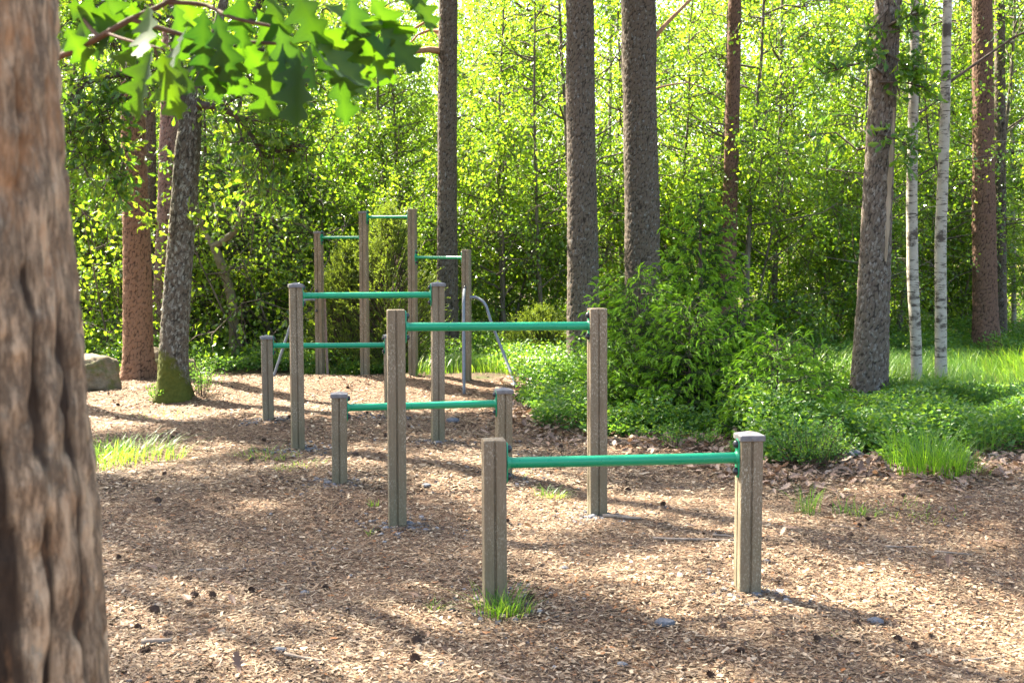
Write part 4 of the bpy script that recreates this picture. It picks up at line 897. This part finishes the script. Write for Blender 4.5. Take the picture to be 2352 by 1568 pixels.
grass_field(9000,4.3,9,12.8,16.5,.42,31); grass_field(2500,-1.3,.9,14.8,17,.30,32); grass_field(1200,-3,-1,15.9,17,.2,33); grass_field(1200,5,8.5,10.6,12,.25,34)
tag(obj('forest_grass',mb.mesh('forest_grass',M['grass'])),'bright sunlit grass growing under the trees','grass',kind='stuff')

# ------------------------------------------------------------------ dry oak leaves
P=[]
line=bedp[:14]; seg=np.linalg.norm(np.diff(line,axis=0),axis=1); cs=np.concatenate([[0],np.cumsum(seg)])
n=3600; s=rng.random(n)*cs[-1]; X=np.interp(s,cs,line[:,0]);Y=np.interp(s,cs,line[:,1]); X=X+rng.normal(size=n)*.2; Y=Y-.18+rng.normal(size=n)*.33
k=(rng.random(n)<np.where(X<1,.35,1)); X=X[k];Y=Y[k]
X2,Y2=scatter(160,4,14,1.3); X=np.concatenate([X,X2]);Y=np.concatenate([Y,Y2]); n=len(X)
th=rng.random(n)*2*PI; N=norm(np.stack([rng.normal(size=n)*.35,rng.normal(size=n)*.35,np.ones(n)],-1)); A=np.stack([np.cos(th),np.sin(th),rng.normal(size=n)*.15],-1)
Ls=.05+.05*rng.random(n); V,Fq=lobed(np.stack([X,Y,height(X,Y)+.012+.03*rng.random(n)],-1),A,N,Ls,Ls*.58,rng.normal(size=n)*.35,.15,T=OAK_T[[0,2,3,4,5,6,7,8,9,10,12]],Wd=OAK_W[[0,2,3,4,5,6,7,8,9,10,12]])
tag(obj('dry_leaves',mesh('dry_leaves',V,Fq,M['dryleaf'],{'tint':np.repeat(rng.random(n),33)})),'curled brown fallen oak leaves along the edge of the bushes','fallen leaves',kind='stuff')

# ------------------------------------------------------------------ boulders, stones, sticks, cones
def rock(name,label,x,y,sx,sy,sz,seed,mat='boulder',sink=.3,cat='boulder',group=None,Yd=None,res=3):
    import bmesh
    bm=bmesh.new(); bmesh.ops.create_icosphere(bm,subdivisions=res,radius=1); V=np.array([v.co[:] for v in bm.verts]); Fq=np.array([[v.index for v in f.verts] for f in bm.faces]); bm.free()
    V=V*(1+.55*(vnoise(V*1.3+seed*7.3,seed)-.5)[:,None]+.22*(vnoise(V*3.5+seed,seed+1)-.5)[:,None]+.08*(vnoise(V*9+seed,seed+2)-.5)[:,None])
    q=np.round(V*2.2)/2.2; V=V*.96+q*.04
    V=V*np.array([sx,sy,sz]); b=base0(x,y) if Yd is None else px(x,y,Yd); b[2]=float(height(b[0],b[1]))
    o=obj(name,mesh(name,V,Fq,M[mat],None,res>3),None,b+np.array([0,0,sz*(1-2*sink)])); tag(o,label,cat,group); return o
rock('boulder','large sunlit mossy boulder at the left edge, left of the orange-barked pine',192,890,.40,.40,.29,3,sink=.2,res=5)
rock('boulder','rounded brown boulder behind and right of the mossy oak',425,858,.18,.2,.16,5,sink=.2,Yd=15.0,res=4)
rock('boulder','grey boulder in shadow between the orange-barked pine and the mossy oak',360,850,.26,.2,.18,7,sink=.2,Yd=16.2,res=4)
for k,(x,y,s,lab) in enumerate(((1955,1050,.075,'pale blue-grey stone lying in dry leaves at the foot of the bushes'),(1527,1438,.035,'flat grey stone in the foreground chips inside the nearest bar'),(1362,1190,.03,'grey stone at the foot of the tall uncapped right post'),
   (2010,1430,.03,'grey stone in the foreground right of the nearest capped post'),(940,1205,.028,'stone against the foot of the tall uncapped left post'),(757,1115,.03,'rounded grey stone left of the low capped left post'),
   (1740,1372,.022,'bluish stone touching the foot of the nearest capped post'),(1296,1320,.02,'white angular stone on the chips under the nearest bar'),(640,1500,.022,'small speckled stone in the lower left foreground'),(1430,1510,.02,'small dull stone near the bottom centre of the foreground'),
   (980,1120,.03,'grey stone on the chips below the chest-high bar'),(1040,965,.05,'pale flat stone between the far posts of the row'),(700,1355,.02,'grey pebble on the chips in the left foreground'),(470,862,.07,'bluish stone behind the small berry shrub at the oak'))):
    rock('stone',lab,x,y,s*1.3,s,s*.6,k+11,'stone',.3,'stone','loose stones on the chips',res=2)
def cone_mesh():
    mb=MB(); 
    for k in range(55):
        f=k/55; a=k*2.4; z=-.018+.036*f; r0=.013*math.sin((f*.85+.12)*PI)**.7+.002; p=np.array([z,math.cos(a)*r0*.4,math.sin(a)*r0*.4]); d=np.array([.25,math.cos(a),math.sin(a)])
        V,Fq=rhombs(p[None],d[None],np.array([[1.,0,0]]),r0*1.0+.002,.009,.2); mb.add(V,Fq)
    V,q,t=tube_capped([(-.018,0,0),(-.01,0,0),(0,0,0),(.01,0,0),(.018,0,0)],[.004,.009,.010,.007,.002],8); mb.add(V,q); mb.F.setdefault(3,[]).append(t+mb.n-len(V))
    return mb.mesh('pine_cone',M['cone'])
CN=cone_mesh(); rr=np.random.default_rng(5); X,Y=scatter(150,4.3,14,1.2,.2)
k=~inpoly(X,Y,bedp)&(np.abs(X)<Y*.43); X=X[k][:70];Y=Y[k][:70]
for x,y in zip(X,Y):
    o=obj('pine_cone',CN,None,(x,y,float(height(x,y))+.014),rr.random()*6.28); s=.75+.5*rr.random(); o.scale=(s,s,s); o.rotation_euler[1]=rr.normal()*.3
    tag(o,'small dark pine cone lying on the chips','pine cone','pine cones scattered on the chips')
def stick(label,x,y,L_,r_,ang,seed):
    r=np.random.default_rng(seed); b=base0(x,y); t=np.linspace(-.5,.5,7); P=np.stack([t*L_,np.cumsum(r.normal(size=7))*L_*.02,.008+r_*.4+0*t],-1); 
    c,s=math.cos(ang),math.sin(ang); W_=P.copy(); P[:,2]+=0
    X=b[0]+W_[:,0]*c-W_[:,1]*s; Yw=b[1]+W_[:,0]*s+W_[:,1]*c; P[:,2]+=height(X,Yw)-b[2]
    mb=MB(); V,q,tt=tube_capped(P,np.linspace(r_,r_*.55,7),7); mb.add(V,q); mb.F.setdefault(3,[]).append(tt+mb.n-len(V))
    tag(obj('stick',mb.mesh('stick',M['stick'],True),None,b,ang),label,'stick','dead sticks on the chips')
for k,a in enumerate(((1690,1080,.32,.006,.05,'thin pale stick on the chips behind the nearest bar'),(700,1512,.17,.009,-.1,'curved light stick in the bottom left foreground'),(2075,1258,.22,.008,.1,'grey stick on the chips at the right side'),
   (1940,1210,.18,.006,-.2,'short stick below the dark rush tufts'),(1600,1250,.5,.010,-.25,'long dark root-like stick in the shade between the tall post and the nearest bar'),(1660,1245,.12,.009,-.5,'short knobbly pale stick at the end of the long dark stick'),
   (2250,1510,.25,.007,.3,'stick near the lower right corner'),(480,1310,.2,.006,.5,'thin stick on the chips in the left middle foreground'),(2190,1272,.2,.007,-.15,'weathered stick right of the grey one'),(1430,1195,.25,.014,-.35,'dark bark piece at the foot of the tall uncapped right post'),(360,1490,.12,.016,.1,'brown lump of wood in the bottom left foreground'),(1350,1560,.2,.006,.2,'thin stick at the very bottom of the view'))):
    stick(a[5],a[0],a[1],a[2],a[3],a[4],k+300)

# ------------------------------------------------------------------ near trunk (out of focus, left edge)
Yn=1.55
def nx_(x,y): return px(x,y,Yn)[0]
bx=nx_(240,1568)-.235
nt_=thing('pine_tree','huge out-of-focus tan pine trunk filling the left edge of the view','pine tree',(bx-.01,Yn,float(height(bx,Yn))),0,'tall pines around the exercise ground')
z1=px(0,1568,Yn)[2]; 
pts=[(0,0,-.15,.25),(0,0,.5,.235)]
for x,y,rd in ((240,1568,.218),(222,1200,.212),(206,1000,.208),(172,720,.20),(150,450,.196),(132,220,.192),(120,0,.188)):
    p=px(x,y,Yn); pts.append((p[0]-rd-bx-.004,0,p[2],rd))
pts.append((-.25,0,6,.15)); pts.append((-.5,0,15,.06))
obj('trunk',trunk_mesh(pts,M['bark_near'],'near',zfine=3.2,seed=81,res=.006,flare=.12,amp=.9),nt_)
P,A,polys=pine_crown(83,9.5,15.5,2.4,30,(-.4,0)); c=crown_obj(nt_,P,A,.16,.06,M['pine'],83); add_limbs(c,polys,M['pinelimb'],'bough',5)

# ------------------------------------------------------------------ near oak branch
Yb=2.15; ob=px(100,60,Yb)
obr=thing('oak_branch','out-of-focus oak branch with big lobed leaves hanging into the top left corner','oak branch',ob)
def LB(pl,r0,r1): 
    q=bezier([px(x,y,Yb+dy)-ob for x,y,dy in pl],5); return (q,np.linspace(r0,r1,len(q)))
bl=[LB([(60,160,.1),(150,125,.05),(230,85,0),(300,45,0),(380,8,0),(440,-40,0)],.0065,.0045),LB([(225,85,0),(190,40,.05),(175,0,.05),(165,-40,.1)],.004,.003),LB([(240,75,0),(290,92,-.05),(360,110,-.1),(380,118,-.1)],.003,.002),
    LB([(300,45,0),(400,75,0),(470,95,.02),(560,97,.05),(650,100,.05),(715,93,.05)],.0045,.003),LB([(380,5,0),(470,12,0),(530,40,-.05),(620,60,-.05)],.0045,.003),LB([(355,108,-.1),(360,130,-.1),(358,150,-.1)],.003,.002),
    LB([(440,-40,0),(560,-35,.05),(700,-30,.1),(840,-25,.1),(960,-10,.1)],.0045,.003)]
add_limbs(obr,bl,M['twig_red'],'twigs',10)
# leaves: x,y base, angle (deg, 0=right, 90=down), length px, width factor, depth, tint
lv=[(352,112,112,165,.62,-.10,.62),(372,118,78,160,.62,-.12,.72),(345,95,140,110,.6,-.05,.45),(380,110,55,130,.6,0,.35),(330,60,100,110,.55,.05,.5),(300,45,170,120,.6,.05,.4),(255,70,120,80,.55,0,.15),
 (150,10,20,170,.6,.05,.6),(200,30,10,160,.6,.1,.7),(150,60,60,120,.6,0,.55),(135,120,-40,110,.6,.1,.6),(230,20,40,150,.62,.15,.7),(300,0,70,150,.6,0,.55),(340,10,85,140,.6,-.1,.8),(400,5,75,150,.6,.05,.45),(430,60,100,150,.62,-.05,.35),
 (470,20,95,160,.6,-.1,.1),(500,30,80,170,.55,-.12,.05),(450,95,70,140,.6,.05,.3),(540,60,60,150,.6,.1,.6),(470,95,110,120,.55,0,.2),(530,97,85,150,.6,.02,.5),(560,100,120,130,.6,.05,.65),(610,100,75,160,.6,0,.55),(590,20,60,170,.62,.05,.55),
 (640,60,80,180,.6,-.05,.5),(650,100,105,190,.62,-.05,.55),(690,110,95,185,.6,-.08,.35),(715,93,62,160,.55,-.1,.25),(720,95,35,170,.62,-.03,.6),(700,50,40,200,.62,0,.7),(730,60,60,190,.6,.05,.62),(712,95,85,120,.5,-.15,.0),
 (740,10,30,190,.62,.05,.65),(780,40,45,190,.62,.05,.6),(800,30,20,170,.6,.1,.65),(850,-10,60,170,.6,.1,.5),(900,-20,35,140,.6,.1,.6),(940,-25,55,110,.55,.1,.6),(680,-30,70,170,.6,0,.4),(620,-25,80,160,.6,.05,.45),(560,-30,95,150,.6,-.05,.25),(800,-25,75,160,.6,0,.15),(240,-20,60,120,.6,.1,.6),(400,-30,60,120,.6,.1,.6),(870,60,50,150,.6,.08,.6),(820,90,60,140,.6,.1,.5),(760,120,70,150,.6,.05,.3)]
tt=np.linspace(0,1,34); 
def wprof(t): 
    env=np.sin(np.clip(t*1.02,0,1)**.85*PI*.93)**.75; lob_=.69+.31*np.sin((t**.95)*PI*2*4.1-1.1); return np.clip(env*lob_,.02,1)*np.where(t<.1,t*5,1)+.015
wp=wprof(tt); mb=MB(); rv=np.random.default_rng(4)
for x,y,an,ln,wf,dy,tn in lv:
    a=R(an); e=px(x+math.cos(a)*ln,y+math.sin(a)*ln,Yb+dy+rv.normal()*.03)-ob; p=px(x,y,Yb+dy)-ob; A_=e-p; l=np.linalg.norm(A_)
    N_=np.array([rv.normal()*.8,-1,rv.normal()*.7+.2]); l*=.95
    V,Fq=lobed(p[None],A_[None],N_[None],l,l*wf*1.0,rv.normal()*.22+.12,.1+.22*rv.random(),T=tt,Wd=wp,sweep=.14); tv=np.full((len(tt),3),max(0,tn-.14)+rv.normal()*.07); tv[:,1]+=.18; tv[::2,::2]-=.05; mb.add(V,Fq,tv.ravel())
obj('leaves',mb.mesh('leaves',M['nearleaf'],True),obr)
